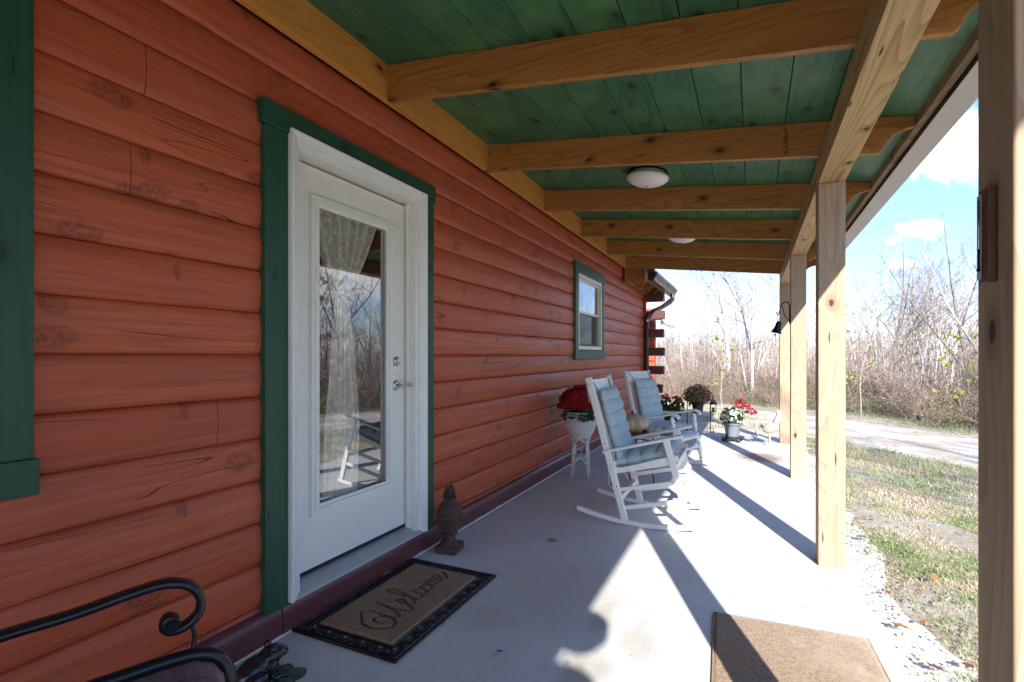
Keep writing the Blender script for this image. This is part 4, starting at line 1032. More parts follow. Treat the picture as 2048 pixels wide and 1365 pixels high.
def cushions(pos, rz, label, sx, sz, seatp, backp, aseat, tilt, w=.47):
    """seat pad and back pad, joined by ties: one cushion set per chair"""
    g = 'tufted blue chair cushions'
    t = empty('chair_cushion', pos, rz, label[0], 'cushion', g)
    c = cushion(sx, w, .125, 4, 4, M['cush'], 'pad', t, 1, 1); place(c, seatp, (math.cos(aseat), 0, math.sin(aseat)), (0,1,0))
    for s in (-1, 1): m = MB(); m.tube([Vector(seatp)+Vector((-sx/2+.01, s*w*.40, .02)), Vector(seatp)+Vector((-sx/2-.04, s*w*.45, -.03)), Vector(seatp)+Vector((-sx/2-.03, s*w*.46, -.16)), Vector(seatp)+Vector((-sx/2+.03, s*w*.44, -.24))], .004, 6); m.build('tie', M['white'], t, smooth=True)
    t2 = empty('chair_cushion', pos, rz, label[1], 'cushion', g)
    c = cushion(sz, w-.03, .10, 6, 4, M['cush'], 'pad', t2, 1, 5); a = PI/2+tilt
    place(c, backp, (math.cos(a), 0, math.sin(a)), (0,-1,0))
    m = MB(); top = Vector(backp)+Vector((math.cos(a), 0, math.sin(a)))*sz/2
    for s in (-1, 1):
        m = MB()
        for q in (0, .02): m.tube([top+Vector((.03, s*(w*.40-q), -.02)), top+Vector((-.01, s*(w*.47-q), .06)), top+Vector((-.045, s*(w*.50-q), .085)), top+Vector((-.06, s*(w*.47-q), .03)), top+Vector((-.04, s*(w*.44), -.10))], [(.003,.007)]*5, 6)
        m.build('tie', M['cushg'], t2, smooth=True)
rocker_near()
cushions((-.80, 4.13, 0), 0, ('tufted blue seat pad lying on the nearer rocking chair', 'tufted blue back pad leaning in the nearer rocking chair'),
         .46, .60, (.060, 0, .442), (-.240, 0, .712), math.atan(.26), math.atan(.265), .52)
# ------------------------------------------------------------------ turned rocking chair (farther)
def rocker_far():
    t = empty('rocking_chair', (-.93, 6.1, 0), R(-17), 'white rocking chair with turned front legs and curved scroll arms, farther of the two rockers', 'rocking chair', 'white rocking chairs on the porch')
    hw = .28
    def turned(p, q, r, name):
        p = Vector(p); q = Vector(q); L = (q-p).length; pr = [(.8,0),(.8,.05),(1.15,.07),(1.15,.10),(.7,.12),(.75,.2),(1.05,.34),(1.0,.45),(.7,.56),(.65,.6),(1.2,.62),(1.2,.66),(.75,.68),(.95,.76),(1.15,.86),(.7,.93),(.75,1)]
        m = MB(); a = (q-p).normalized(); M3 = a.to_track_quat('Z', 'Y').to_matrix()
        m.lathe([(k*r, z*L) for k, z in pr], p, 18, m=M3); autosmooth(m.build(name, M['white'], t), 50)
    for s in (-1, 1):
        y = s*hw
        m = MB(); n = 22; x0, x1 = -.46, .42
        for i in range(n+1):
            x = x0+(x1-x0)*i/n; z = .25*(x-.05)**2
            for (dy, dz) in ((-.017,0),(.017,0),(.017,.045),(-.017,.045)): m.v.append((x, y+dy, z+dz+.001))
        for i in range(n):
            for j in range(4): m.f.append((i*4+j, i*4+(j+1)%4, (i+1)*4+(j+1)%4, (i+1)*4+j))
        m.f.append((3,2,1,0)); m.f.append(tuple(n*4+j for j in range(4))); m.build('rocker', M['white'], t, bevel=.005)
        board('back_post', (-.10, y, .045), (-.345, y*.98, 1.09), .046, .030, M['white'], t, (1,0,0), .008)
        turned((.335, y, .065), (.275, y, .375), .024, 'front_leg'); turned((.262, y, .40), (.235, y*1.03, .600), .024, 'arm_post')
        m = MB(); ap = [(-.235,.600),(-.10,.585),(.03,.590),(.13,.612),(.20,.632),(.26,.636),(.30,.618),(.315,.590)]; V = [Vector((a, 0, b)) for a, b in ap]
        for i, p in enumerate(V):
            a = (V[min(i+1,len(V)-1)]-V[max(i-1,0)]).normalized(); h = Vector((-a.z,0,a.x)); w = (.018,.022,.026,.032,.038,.038,.036,.030)[i]
            for j in range(12):
                an = 2*PI*j/12; f = lambda q: math.copysign(abs(q)**.7, q)
                m.v.append(p+Vector((0, y*1.03+w*f(math.cos(an)), 0))+h*.014*f(math.sin(an)))
        for i in range(len(V)-1):
            for j in range(12): m.f.append((i*12+j, i*12+(j+1)%12, (i+1)*12+(j+1)%12, (i+1)*12+j))
        m.f.append(tuple(range(12))[::-1]); m.f.append(tuple((len(V)-1)*12+j for j in range(12))); autosmooth(m.build('armrest', M['white'], t), 55)
        board('side_stretcher', (-.125, y, .17), (.315, y, .19), .026, .026, M['white'], t, (0,0,1), .010)
    board('head_board', (-.325, -hw+.015, 1.025), (-.325, hw-.015, 1.025), .12, .022, M['white'], t, (-.235,0,1), .006)
    board('back_rail', (-.185, -hw+.015, .44), (-.185, hw-.015, .44), .06, .022, M['white'], t, (-.235,0,1), .004)
    for k in range(6): y = -.2+.08*k; board('back_slat', (-.19, y, .46), (-.315, y, .97), .045, .012, M['white'], t, (0,1,0), .003)
    # contoured slatted seat with rounded front
    m = MB()
    for k in range(12):
        y0 = -.265+.0442*k; prof = []
        wdt = .034; xf = .30+.075*(1-((y0+.022)/.265)**2)
        xs_ = [-.18, -.08, .02, .12, .20, .26, xf-.03, xf]; zs_ = [.395, .378, .372, .380, .398, .408, .402, .378]
        b = len(m.v)
        for x, z in zip(xs_, zs_):
            m.v += [(x, y0+.005, z), (x, y0+.005+wdt, z), (x, y0+.005+wdt, z-.016), (x, y0+.005, z-.016)]
        for i in range(7):
            for j in range(4): m.f.append((b+i*4+j, b+i*4+(j+1)%4, b+(i+1)*4+(j+1)%4, b+(i+1)*4+j))
        m.f.append((b+3,b+2,b+1,b)); m.f.append((b+28,b+29,b+30,b+31))
    m.bx(-.18, .30, -.278, -.256, .330, .385); m.bx(-.18, .30, .256, .278, .330, .385); m.bx(.27, .292, -.255, .255, .325, .375); m.bx(-.18, -.16, -.255, .255, .33, .378)
    m.build('seat', M['white'], t, bevel=.004)
    board('front_stretcher', (.318, -hw, .24), (.318, hw, .24), .026, .026, M['white'], t, (0,0,1), .010)
    board('rear_stretcher', (-.14, -hw, .23), (-.14, hw, .23), .026, .026, M['white'], t, (0,0,1), .010)
rocker_far()
cushions((-.93, 6.1, 0), R(-17), ('tufted blue seat pad lying on the farther rocking chair', 'tufted blue back pad leaning in the farther rocking chair'),
         .40, .62, (.0, 0, .385), (-.212, 0, .690), .02, math.atan(.235), .53)

# ------------------------------------------------------------------ flowers
def petals(m, c, nrm, r, n, rr, cup=.35, layers=1):
    nrm = Vector(nrm).normalized(); u = nrm.orthogonal().normalized(); v = nrm.cross(u); c = Vector(c)
    for L in range(layers):
        rl = r*(1-.28*L); ph = rr.random()*6; cu = cup+.35*L
        for i in range(n):
            a = ph+2*PI*i/n; d = u*math.cos(a)+v*math.sin(a); sd = nrm.cross(d); w = rl*PI/n*1.15
            p0 = c+nrm*.1*r; p1 = c+d*rl*.55+nrm*(rl*cu*.35)+sd*w*.8; p2 = c+d*rl+nrm*rl*cu*rr.uniform(.6,1.2); p3 = c+d*rl*.55+nrm*(rl*cu*.35)-sd*w*.8
            b = len(m.v); m.v += [p0, p1, p2, p3]; m.f.append((b, b+1, b+2, b+3))
def leafs(m, c, R_, n, rr, size, flat=1.0, up=.3):
    c = Vector(c)
    for i in range(n):
        d = Vector((rr.gauss(0,1), rr.gauss(0,1), rr.gauss(0,1)*flat)).normalized()*R_*rr.random()**.4; p = c+d
        a = Vector((rr.gauss(0,1), rr.gauss(0,1), rr.gauss(0,.6)+up)).normalized(); s = a.orthogonal().normalized(); s = (Matrix.Rotation(rr.random()*6, 3, a) @ s); L = size*rr.uniform(.6,1.3)
        b = len(m.v); m.v += [p-a*L/2, p+s*L*.30+a*L*.05, p+a*L/2-Vector((0,0,L*.15)), p-s*L*.30+a*L*.05]; m.f.append((b,b+1,b+2,b+3))
def plantstand():
    t = empty('wicker_plant_stand', (-1.652, 5.235, 0), R(10), 'tall white wicker plant stand against the log wall', 'plant stand')
    m = MB(); n = 96; k = 40; pr = []
    for i in range(k+1):
        q = i/k; z = .400+.265*q; r = .095+.075*math.sin(min(1, q*1.25)*PI/2) if q < .8 else .170-.03*(q-.8)/.2
        pr.append((r, z))
    def fn(i, j, r, z): return r*(1+.035*(1 if ((i//2)+(j//3)) % 2 else -1)*(1 if i % 2 else .3))
    m.lathe(pr, n=n, fn=fn)
    lip = [(.148*math.cos(a), .148*math.sin(a), .668) for a in [2*PI*i/40 for i in range(40)]]; m.tube(lip, .011, 8, closed=True)
    # scalloped skirt
    for s in range(4):
        a0 = s*PI/2+PI/4; arc = [( .095*math.cos(a0+x), .095*math.sin(a0+x), .405-.045*math.cos(x*4)**2*0-.04*abs(math.sin(2*(x+PI/4)))) for x in [i/12*PI/2-PI/4 for i in range(13)]]
        m.tube(arc, .010, 6)
    m.build('basket', M['wicker'], t)
    for s in range(4):
        a = s*PI/2+PI/4; c, sn = math.cos(a), math.sin(a); m = MB()
        m.tube([(.088*c, .088*sn, .43), (.100*c, .100*sn, .25), (.118*c, .118*sn, .0)], [.0125,.0125,.014], 10)
        a2 = a+PI/2; P = [Vector((.108*c,.108*sn,.12)), Vector((.09*math.cos(a+.4),.09*math.sin(a+.4),.185)), Vector((.078*math.cos(a+PI/4),.078*math.sin(a+PI/4),.205)), Vector((.09*math.cos(a2-.4),.09*math.sin(a2-.4),.185)), Vector((.108*math.cos(a2),.108*math.sin(a2),.12))]
        m.tube(P, .008, 8); m.build('leg', M['wicker'], t, smooth=True)
    m = MB(); m.tube([(.080*math.cos(x), .080*math.sin(x), .205) for x in [2*PI*i/24 for i in range(24)]], .008, 6, closed=True)
    for i in range(7): m.tube([(-.075+.025*i, -.06, .205), (-.075+.025*i, .06, .205)], .004, 5)
    m.tube([(0,.02,.40),(.02,.01,.30),(0,0,.21)], .003, 5); m.tube([(.01,-.02,.40),(-.02,.01,.30),(.03,0,.21)], .003, 5)
    m.build('lower_ring', M['wicker'], t, smooth=True)
plantstand()
def bouquet():
    t = empty('flower_arrangement', (-1.652, 5.235, .66), 0, 'crimson and orange mum arrangement sitting in the white wicker stand', 'flowers'); rr = random.Random(4)
    m = MB(); mo = MB(); k = 0
    for i in range(170):
        a = i*2.39996; q = (i+.5)/170; zc = 1-1.15*q; rad = math.sqrt(max(0, 1-zc*zc)); d = Vector((rad*math.cos(a), rad*math.sin(a), zc))
        f = rr.uniform(.90,1.10); p = Vector((d.x*.205*f, d.y*.205*f, .10+d.z*.175*f)); d = (d+Vector((rr.gauss(0,.25),rr.gauss(0,.25),rr.gauss(0,.25)))).normalized()
        (mo if (d.x > -.1 and d.y > .15 and d.z > -.2 and rr.random() < .85) else m)
        tgt = mo if (d.x > .05 and d.y > .05) else m
        petals(tgt, p, d, rr.uniform(.034,.046), 13, rr, .3, 4)
    petals(mo, (.235, .02, .09), (1,-.4,0), .03, 12, rr, .3, 3); petals(mo, (.245, .05, .0), (1,-.4,0), .025, 12, rr, .3, 3)
    m.build('crimson_blooms', M['redbloom'], t, recalc=False); mo.build('orange_blooms', M['orangebloom'], t, recalc=False)
    m = MB(); leafs(m, (0,0,.07), .235, 420, rr, .07, .8); leafs(m, (.12,-.10,.0), .06, 30, rr, .08, 1, -.8); m.build('leaves', M['pleaf'], t, recalc=False)
    m = MB(); m.lathe([(.06,-.12),(.12,-.02),(.13,.02),(.001,.03)], n=20); m.build('liner_pot', M['blackpot'], t, smooth=True)
bouquet()
# ------------------------------------------------------------------ little round table, pumpkin, gourd
def table():
    t = empty('side_table', (-1.06, 5.03, 0), 0, 'round wooden table on thin black iron legs between the rockers', 'table')
    m = MB(); m.lathe([(.001,.505),(.255,.505),(.262,.510),(.262,.520),(.255,.525),(.001,.525)], n=48); m.build('table_top', M['oak'], t, bevel=0); 
    m = MB()
    for i in range(4):
        a = R(20)+i*PI/2; c, s = math.cos(a), math.sin(a); m.tube([(.20*c,.20*s,.503),(.17*c,.17*s,.30),(.205*c,.205*s,.02)], .006, 8); m.ball((.205*c,.205*s,.008), (.013,.013,.008), 8, 5)
    for z, r in ((.43,.185),(.20,.18)): m.tube([(r*math.cos(x), r*math.sin(x), z) for x in [2*PI*i/32 for i in range(32)]], .005, 6, closed=True)
    m.build('iron_frame', M['iron'], t, smooth=True)
table()
def pumpkin():
    t = empty('pumpkin', (-1.045, 4.99, .526), R(15), 'warty tan pumpkin resting on the round side table', 'pumpkin')
    m = MB(); n = 80; k = 40; pr = [(.001 if i in (0,k) else math.sin(PI*i/k)**.75*.142, .088-.088*math.cos(PI*i/k)) for i in range(k+1)]
    def fn(i, j, r, z): 
        a = j/n*2*PI; return r*(1+.055*abs(math.cos(a*5))-.03+.035*mn.noise(Vector((math.cos(a)*9, math.sin(a)*9, z*60)))+.03*mn.noise(Vector((math.cos(a)*22, math.sin(a)*22, z*150))))
    m.lathe(pr, n=n, fn=fn); m.build('rind', M['pumpkin'], t, smooth=True)
    m = MB(); m.tube([(0,0,.165),(.0,.0,.185),(-.01,.01,.205)], [.018,.012,.014], 8); m.build('stem', M['barkd'], t, smooth=True)
pumpkin()
t = empty('gourd', (-.90, 4.83, .526), 0, 'small round black gourd in front of the warty pumpkin', 'gourd')
m = MB(); m.ball((0,0,.030), (.034,.034,.030), 20, 12); m.build('rind', M['gourd'], t, smooth=True); m = MB(); m.tube([(0,0,.055),(.006,0,.072),(.014,0,.080)], [.005,.004,.004], 8); m.build('stem', M['barkd'], t, smooth=True)

# ------------------------------------------------------------------ potted plants at the end of the porch
def pot(name, pos, r, h, mat, label, saucer=True):
    t = empty(name, pos, 0, label, 'flower pot')
    m = MB(); m.lathe([(.001,.0),(r*.72,.0),(r*.78,h*.5),(r*.93,h*.86),(r*.94,h*.87),(r*1.03,h*.87),(r*1.05,h*.90),(r*1.05,h),(r*.97,h),(r*.93,h*.90),(r*.7,h*.86),(.001,h*.86)], n=36); autosmooth(m.build('pot', mat, t), 35)
    return t
PZ = .075
t = pot('potted_plant', (-.272, 8.30, PZ), .130, .20, M['greypot'], 'grey pot of pale blooms with red sprays standing on a wheeled caddy'); rr = random.Random(9)
m = MB(); leafs(m, (0,0,.28), .17, 260, rr, .055, .75); m.build('leaves', M['pleaf'], t, recalc=False)
m = MB()
for i in range(150):
    d = Vector((rr.gauss(0,1), rr.gauss(0,1), abs(rr.gauss(0,1))*.9-.1)).normalized(); petals(m, Vector((d.x*.165, d.y*.165, .24+d.z*.20)), d, rr.uniform(.016,.026), 6, rr, .3, 2)
m.build('white_blooms', M['whitebloom'], t, recalc=False)
m = MB()
for i in range(75):
    q = rr.random(); p = Vector((.02+.26*q, .02+rr.uniform(-.06,.06), .52-.18*q**1.6))+Vector((rr.gauss(0,.03), rr.gauss(0,.03), rr.gauss(0,.028))); petals(m, p, (rr.gauss(0,1), rr.gauss(0,1)-.6, 1), .026, 5, rr, .2, 1)
m.build('red_sprays', M['magenta'], t, recalc=False)
m = MB()
for i in range(10): q = i/9; m.tube([(.0,.0,.2),(.08*q,.01,.38),(.26*q+.01,.02,.50-.16*q)], .003, 5)
m.build('stems', M['pleaf'], t, recalc=False)
t = empty('plant_caddy', (-.272, 8.30, 0), R(20), 'black wheeled plant caddy under the grey pot', 'plant caddy')
m = MB(); m.lathe([(.05,.058),(.165,.058),(.17,.064),(.17,.072),(.05,.073)], n=32); m.build('tray', M['blackpot'], t, smooth=False)
for i in range(4):
    a = i*PI/2+.3; m = MB(); m.lathe([(.001,-.014),(.020,-.014),(.024,-.01),(.024,.01),(.020,.014),(.001,.014)], (.15*math.cos(a), .15*math.sin(a), .025), 16, m=Matrix.Rotation(R(90), 3, 'X')); m.tube([(.15*math.cos(a), .15*math.sin(a), .025),(.14*math.cos(a), .14*math.sin(a), .062)], .010, 8); m.build('castor', M['blackpot'], t, smooth=True)
def stake_stand():
    t = empty('plant_hanger', (-.845, 9.25, hz(-.8,9.3)), 0, 'black iron double shepherd hook stand planted in the gravel', 'garden hook')
    for (x0, x1, h) in ((-.17, .02, .585), (.20, .32, .52)):
        m = MB(); P = [(x0, 0, 0), (x0, 0, h*.6), (x0, 0, h*.85)]
        for i in range(12): a = PI-PI*1.25*i/11; r = .05; P.append((x0+r+r*math.cos(a) if x0 < 0 else x0+r+r*math.cos(a), 0, h+r*math.sin(a)))
        m.tube(P, .008, 8); m.tube([(x0-.05,0,.10),(x0-.05,0,.0)], .006, 6); m.tube([(x0-.05,0,.10),(x0+.05,0,.10),(x0+.05,0,.0)], .006, 6); m.build('hook', M['iron'], t, smooth=True)
    m = MB(); m.tube([(.125*math.cos(x), .125*math.sin(x), .52) for x in [2*PI*i/28 for i in range(28)]], .006, 6, closed=True); m.tube([(-.17,0,.52),(-.12,0,.52)], .006, 6); m.tube([(.12,0,.52),(.20,0,.52)], .006, 6); m.build('pot_ring', M['iron'], t, smooth=True)
stake_stand()
t = pot('potted_mum', (-.845, 9.25, .285), .112, .22, M['blackpot'], 'round tan faded mum in a black pot held up by an iron ring'); rr = random.Random(12)
m = MB(); leafs(m, (0,0,.27), .19, 420, rr, .05, .6); m.build('leaves', M['pleaf'], t, recalc=False)
m = MB()
for i in range(520):
    a = i*2.39996; zc = 1-1.35*(i+.5)/520; rad = math.sqrt(max(0,1-zc*zc)); d = Vector((rad*math.cos(a), rad*math.sin(a), zc)); f = rr.uniform(.80,1.12)*(1+.10*mn.noise(d*2.5)); petals(m, Vector((d.x*.225*f, d.y*.225*f, .28+d.z*.20*f)), (d+Vector((rr.gauss(0,.3),rr.gauss(0,.3),rr.gauss(0,.3)))), rr.uniform(.014,.022), 7, rr, .5, 2)
m.build('faded_blooms', M['mum'], t, recalc=False)
t = empty('lantern', (-.598, 9.25, .325), 0, 'small dark metal lantern hanging from the garden hook', 'lantern')
m = MB(); m.bx(-.045,.045,-.045,.045,.0,.012); m.bx(-.045,.045,-.045,.045,.128,.14); m.prism([(-.05,.14),(.05,.14),(.018,.175),(-.018,.175)], 'y', -.04, .04)
for sx in (-1,1):
    for sy in (-1,1): m.bx(sx*.042-.004, sx*.042+.004, sy*.042-.004, sy*.042+.004, .012, .128)
m.tube([(-.02,0,.17),(-.02,0,.215),(.0,0,.235),(.02,0,.215),(.02,0,.17)], .004, 6); m.build('frame', M['iron'], t)
m = MB(); m.lathe([(.001,.012),(.022,.012),(.022,.075),(.001,.075)], n=14); m.build('candle', M['red'], t, smooth=True)
t = pot('potted_geranium', (-1.26, 8.72, .0), .17, .24, M['blackpot'], 'red geranium in a dark pot behind the farther rocking chair'); rr = random.Random(21)
m = MB()
for i in range(230):
    d = Vector((rr.gauss(0,1), rr.gauss(0,1), rr.gauss(0,.7))).normalized()*rr.random()**.45; p = Vector((d.x*.29, d.y*.25, .42+d.z*.19)); petals(m, p, (rr.gauss(0,.6), rr.gauss(0,.6)-.3, 1), rr.uniform(.03,.045), 6, rr, .15, 1)
m.build('leaves', M['pleaf'], t, recalc=False)
m = MB()
for i in range(11):
    c = Vector((-.22+.44*(i/10)+rr.uniform(-.03,.03), rr.uniform(-.15,.12), .50+.16*math.sin(PI*(i/10))**.6*rr.uniform(.2,1.1)))
    for k in range(15):
        d = Vector((rr.gauss(0,1), rr.gauss(0,1), rr.gauss(0,1)+.3)).normalized(); petals(m, c+d*.030, d, .018, 5, rr, .2, 1)
m.build('scarlet_blooms', M['scarlet'], t, recalc=False)
m = MB()
for i in range(14): a = i*2.4; m.tube([(0,0,.2),(.10*math.cos(a),.10*math.sin(a),.36),(.2*math.cos(a),.2*math.sin(a),.52)], .004, 5)
m.build('stems', M['pleaf'], t, recalc=False)

# ------------------------------------------------------------------ pale rooster garden statue
def rooster():
    t = empty('rooster_statue', (.205, 8.12, 0), R(-8), 'pale weathered rooster garden statue with drooping tail plumes by the farthest post', 'statue')
    b = bmesh.new()
    def el(c, r, rot=(0,0,0)):
        from mathutils import Euler
        bmesh.ops.create_icosphere(b, subdivisions=3, radius=1, matrix=Matrix.Translation(c) @ Euler(rot).to_matrix().to_4x4() @ Matrix.Diagonal((*r, 1)))
    el((.03,0,.25), (.115,.07,.075), (0,R(-22),0)); el((.10,0,.34), (.045,.045,.10), (0,R(14),0)); el((.125,0,.45), (.032,.028,.036)); el((.155,0,.445), (.022,.008,.009))
    for k in range(4): el((.105+.014*k,0,.487+.006*math.sin(k)), (.010,.006,.016))
    el((.150,0,.415), (.009,.006,.020)); el((.03,.05,.26),(.07,.02,.05),(0,R(-15),0)); el((.03,-.05,.26),(.07,.02,.05),(0,R(-15),0))
    me = bpy.data.meshes.new('body'); b.to_mesh(me); b.free(); o = bpy.data.objects.new('body', me); COL.objects.link(o); me.materials.append(M['stucco']); o.parent = t
    rm = o.modifiers.new('r', 'REMESH'); rm.mode = 'VOXEL'; rm.voxel_size = .006; rm.use_smooth_shade = True
    m = MB()
    for k in range(7):
        s = (k-3)*.012; a = .9+.09*k
        P = [Vector((-.05, s, .27)), Vector((-.09-.012*k, s*1.6, .33-.018*k)), Vector((-.135-.006*k, s*2, .315-.025*k)), Vector((-.155, s*2.2, .25-.028*k)), Vector((-.140+.004*k, s*2.4, .165-.010*k))]
        m.tube(P, [(.010,.014),(.009,.018),(.008,.018),(.007,.014),(.003,.006)], 8)
    m.build('tail', M['stucco'], t, smooth=True)
    m = MB(); m.tube([(.02,0,.20),(.015,0,.10),(.015,0,.03)], [.020,.014,.018], 10); m.lathe([(.001,.0),(.065,.0),(.055,.015),(.02,.035),(.001,.04)], (.01,0,0), 20, m=Matrix.Diagonal((1.2,.8,1)))
    m.build('leg', M['stucco'], t, smooth=True)
rooster()
# ------------------------------------------------------------------ bell on its bracket, thermometer
t = empty('hanging_bell', (.225, 6.06, 1.49), 0, 'dark iron bell hanging from a curled bracket on a porch post', 'bell')
m = MB(); M3 = Matrix.Rotation(R(14), 3, 'Y'); m.lathe([(.001,.125),(.012,.125),(.022,.118),(.027,.10),(.030,.06),(.040,.03),(.056,.0),(.052,.0),(.036,.03),(.024,.07),(.001,.11)], (0,0,.02), 24, m=M3); m.ball((-.01,0,.0), .011, 10, 6); m.tube([(-.01,0,0),(.02,0,.10)], .003, 6)
autosmooth(m.build('bell', M['iron'], t), 50)
m = MB(); m.tube([(.125,.0,.11),(.125,.0,.30),(.112,0,.335),(.085,0,.345),(.055,0,.325),(.040,0,.285),(.030,0,.24),(.020,0,.215),(.008,0,.215),(.004,0,.235),(.014,0,.245)], .0055, 8); m.tube([(.122,0,.14),(.08,0,.20),(.058,0,.30)], .0045, 8); m.tube([(.018,0,.14),(.010,0,.175),(.014,0,.22)], .003, 6); m.box((.131,0,.21),(.005,.022,.22))
m.build('bracket', M['iron'], t, smooth=False)
t = empty('thermometer', (.366, 1.125, 1.392), 0, 'narrow brown wooden thermometer fixed to the nearest porch post', 'thermometer')
m = MB(); m.bx(-.013, -.0005, -.020, .020, 0, .160); m.build('backing', M['curl'], t, bevel=.002)
m = MB(); m.bx(-.0150, -.0135, .002, .018, .008, .152); m.build('scale', M['thermw'], t)
m = MB()
for i in range(12): m.bx(-.0157, -.0152, .010 if i % 3 else .006, .015, .040+i*.0085, .0408+i*.0085)
m.build('graduations', M['iron'], t)
m = MB(); m.tube([(-.0165,.005,.026),(-.0165,.005,.060)], .0014, 8); m.ball((-.017,.005,.024), .003, 10, 6); m.build('spirit', M['iron'], t, smooth=True)
m = MB(); m.tube([(-.0165,.005,.060),(-.0165,.005,.142)], .0014, 8); m.build('glass_tube', M['steel'], t, smooth=True)

# ------------------------------------------------------------------ loose leaves
def leaf_mesh(rr, L):
    m = MB(); n = 7; lobes = []
    for i in range(14):
        a = 2*PI*i/14; r = L/2*(1 if i % 2 == 0 else .55)*(1.25 if i in (0,7) else .8); lobes.append((r*math.cos(a), r*math.sin(a)*.8, .004+.018*L*10*abs(math.sin(a))*rr.uniform(.2,1)*.3))
    m.v = [(0,0,.006)]+lobes; m.f = [(0, 1+i, 1+(i+1)%14) for i in range(14)]; return m
M['deadleaf'] = paint('dead leaf', (.20,.075,.03), .7, .4, 60, .3)
M['deadleaf2'] = paint('orange dead leaf', (.42,.17,.04), .7, .4, 60, .3)
rr = random.Random(8)
def leaf(x, y, z, L, mat, label, grp):
    o = leaf_mesh(rr, L).build('fallen_leaf', mat, None, smooth=False, recalc=False); o.location = (x, y, z); o.rotation_euler = (rr.uniform(-.25,.25), rr.uniform(-.25,.25), rr.uniform(0,6)); tag(o, label, 'leaf', grp)
leaf(-.975, 1.955, .006, .05, M['deadleaf'], 'curled brown leaf lying on the shaded concrete right of the doormat', None)
leaf(-1.32, 2.05, .004, .028, M['deadleaf'], 'tiny brown leaf touching the front edge of the doormat', None)
for (x, y) in ((.66,3.35),(.95,3.7),(.74,3.05),(.68,2.62),(.80,2.7),(1.02,2.35),(.63,2.95),(1.5,3.1),(1.35,3.9),(1.9,4.4),(2.2,5.4),(.7,4.3),(.9,4.9),(1.6,5.2),(1.2,2.5),(1.1,3.0),(2.6,4.9),(.85,2.45),(.62,2.3),(1.4,6.6)):
    leaf(x, y, hz(x,y)+.045, rr.uniform(.05,.11), rr.choice([M['deadleaf'],M['deadleaf2'],M['deadleaf2']]), 'dry fallen leaf lying on the lawn', 'fallen leaves on the lawn')

# faint lumber stamp on the second joist: a column of small worn black marks
rs_ = random.Random(6); m = MB()
for i in range(8):
    z0 = 2.655-.021*i
    for q in range(4): m.bx(.170+rs_.uniform(0,.016), .170+rs_.uniform(.016,.030), 3.5585, 3.5596, z0+.004*q, z0+.004*q+rs_.uniform(.0015,.003)) if rs_.random() < .7 else m.bx(.170+.009*q, .173+.009*q, 3.5585, 3.5596, z0, z0+.013)
Q(m.build('lumber_stamp', M['iron'], None))
# ------------------------------------------------------------------ trees
def grow(seed, H, r0, lean, nlimb, fork, droop=0, crown0=.3, dens=1.0):
    rr = random.Random(seed); T = MB(); B = MB()
    def branch(mb, p, d, L, r, n, sides, bend, up):
        P = [p.copy()]; q = p.copy(); dd = d.copy()
        for i in range(n):
            dd = (dd + Vector((rr.gauss(0,bend), rr.gauss(0,bend), rr.gauss(0,bend)+up))).normalized(); q = q+dd*L/n; P.append(q.copy())
        mb.tube(P, [r*(1-.82*i/n) for i in range(n+1)], sides, cap=False); return P
    d0 = Vector((math.sin(lean), rr.uniform(-.05,.05), 1)).normalized()
    P = branch(T, Vector((0,0,-.1)), d0, H, r0, 10, 8, .05, .02); trunks = [P]
    for f in range(fork):
        i = rr.randint(2, 5); a = rr.random()*6.28; trunks.append(branch(T, P[i], Vector((math.cos(a)*.5, math.sin(a)*.5, 1)).normalized(), H*(1-i/12)*rr.uniform(.7,1), r0*.65, 9, 6, .07, .02))
    for ti, P in enumerate(trunks):
        n = int(nlimb*dens) if ti == 0 else int(nlimb*.6*dens)
        for k in range(n):
            t = crown0+(1-crown0)*(k+rr.random())/n; x = t*(len(P)-1); i = min(int(x), len(P)-2); p = P[i].lerp(P[i+1], x-i); a = rr.random()*6.28; el = rr.uniform(.25,.9)
            L = H*.38*(1.15-t)*rr.uniform(.6,1.25)+.25; d = Vector((math.cos(a)*math.cos(el), math.sin(a)*math.cos(el), math.sin(el)))
            Q = branch(B, p, d, L, r0*.30*(1.2-t), 5, 5, .14, .06-droop)
            for j in range(rr.randint(3,6)):
                s = rr.uniform(.25,1)*(len(Q)-1); i2 = min(int(s), len(Q)-2); p2 = Q[i2].lerp(Q[i2+1], s-i2); dd = (Q[i2+1]-Q[i2]).normalized(); d2 = (dd+Vector((rr.gauss(0,.6),rr.gauss(0,.6),rr.gauss(0,.5)+.2))).normalized()
                L2 = L*rr.uniform(.3,.6); Q2 = branch(B, p2, d2, L2, max(.006, r0*.09), 4, 4, .16, .05)
                for w in range(rr.randint(2,4)):
                    s3 = rr.randint(1, len(Q2)-1); d3 = (Q2[s3]-Q2[s3-1]).normalized(); d3 = (d3+Vector((rr.gauss(0,.6),rr.gauss(0,.6),rr.gauss(0,.5)+.1))).normalized(); branch(B, Q2[s3], d3, L2*rr.uniform(.35,.7), .0045, 2, 3, .12, .05)
    return T, B
PROTO = []
specs = [(1, 6.2, .060, .05, 14, 1, 'bark', 'twig', 'bare grey tree'), (2, 7.4, .085, -.10, 16, 2, 'barkw', 'bark', 'bare white barked sycamore'), (3, 5.0, .036, .12, 11, 0, 'barkw', 'twig', 'slender white bare sapling'),
         (4, 6.8, .065, .0, 15, 2, 'barkd', 'twig', 'bare dark trunked tree'), (5, 4.2, .028, -.14, 10, 0, 'bark', 'twig', 'thin grey bare sapling'), (6, 5.6, .042, .18, 12, 1, 'barkw', 'bark', 'leaning white bare tree'), (7, 8.2, .10, .04, 18, 2, 'bark', 'barkd', 'tall bare tree with spreading limbs')]
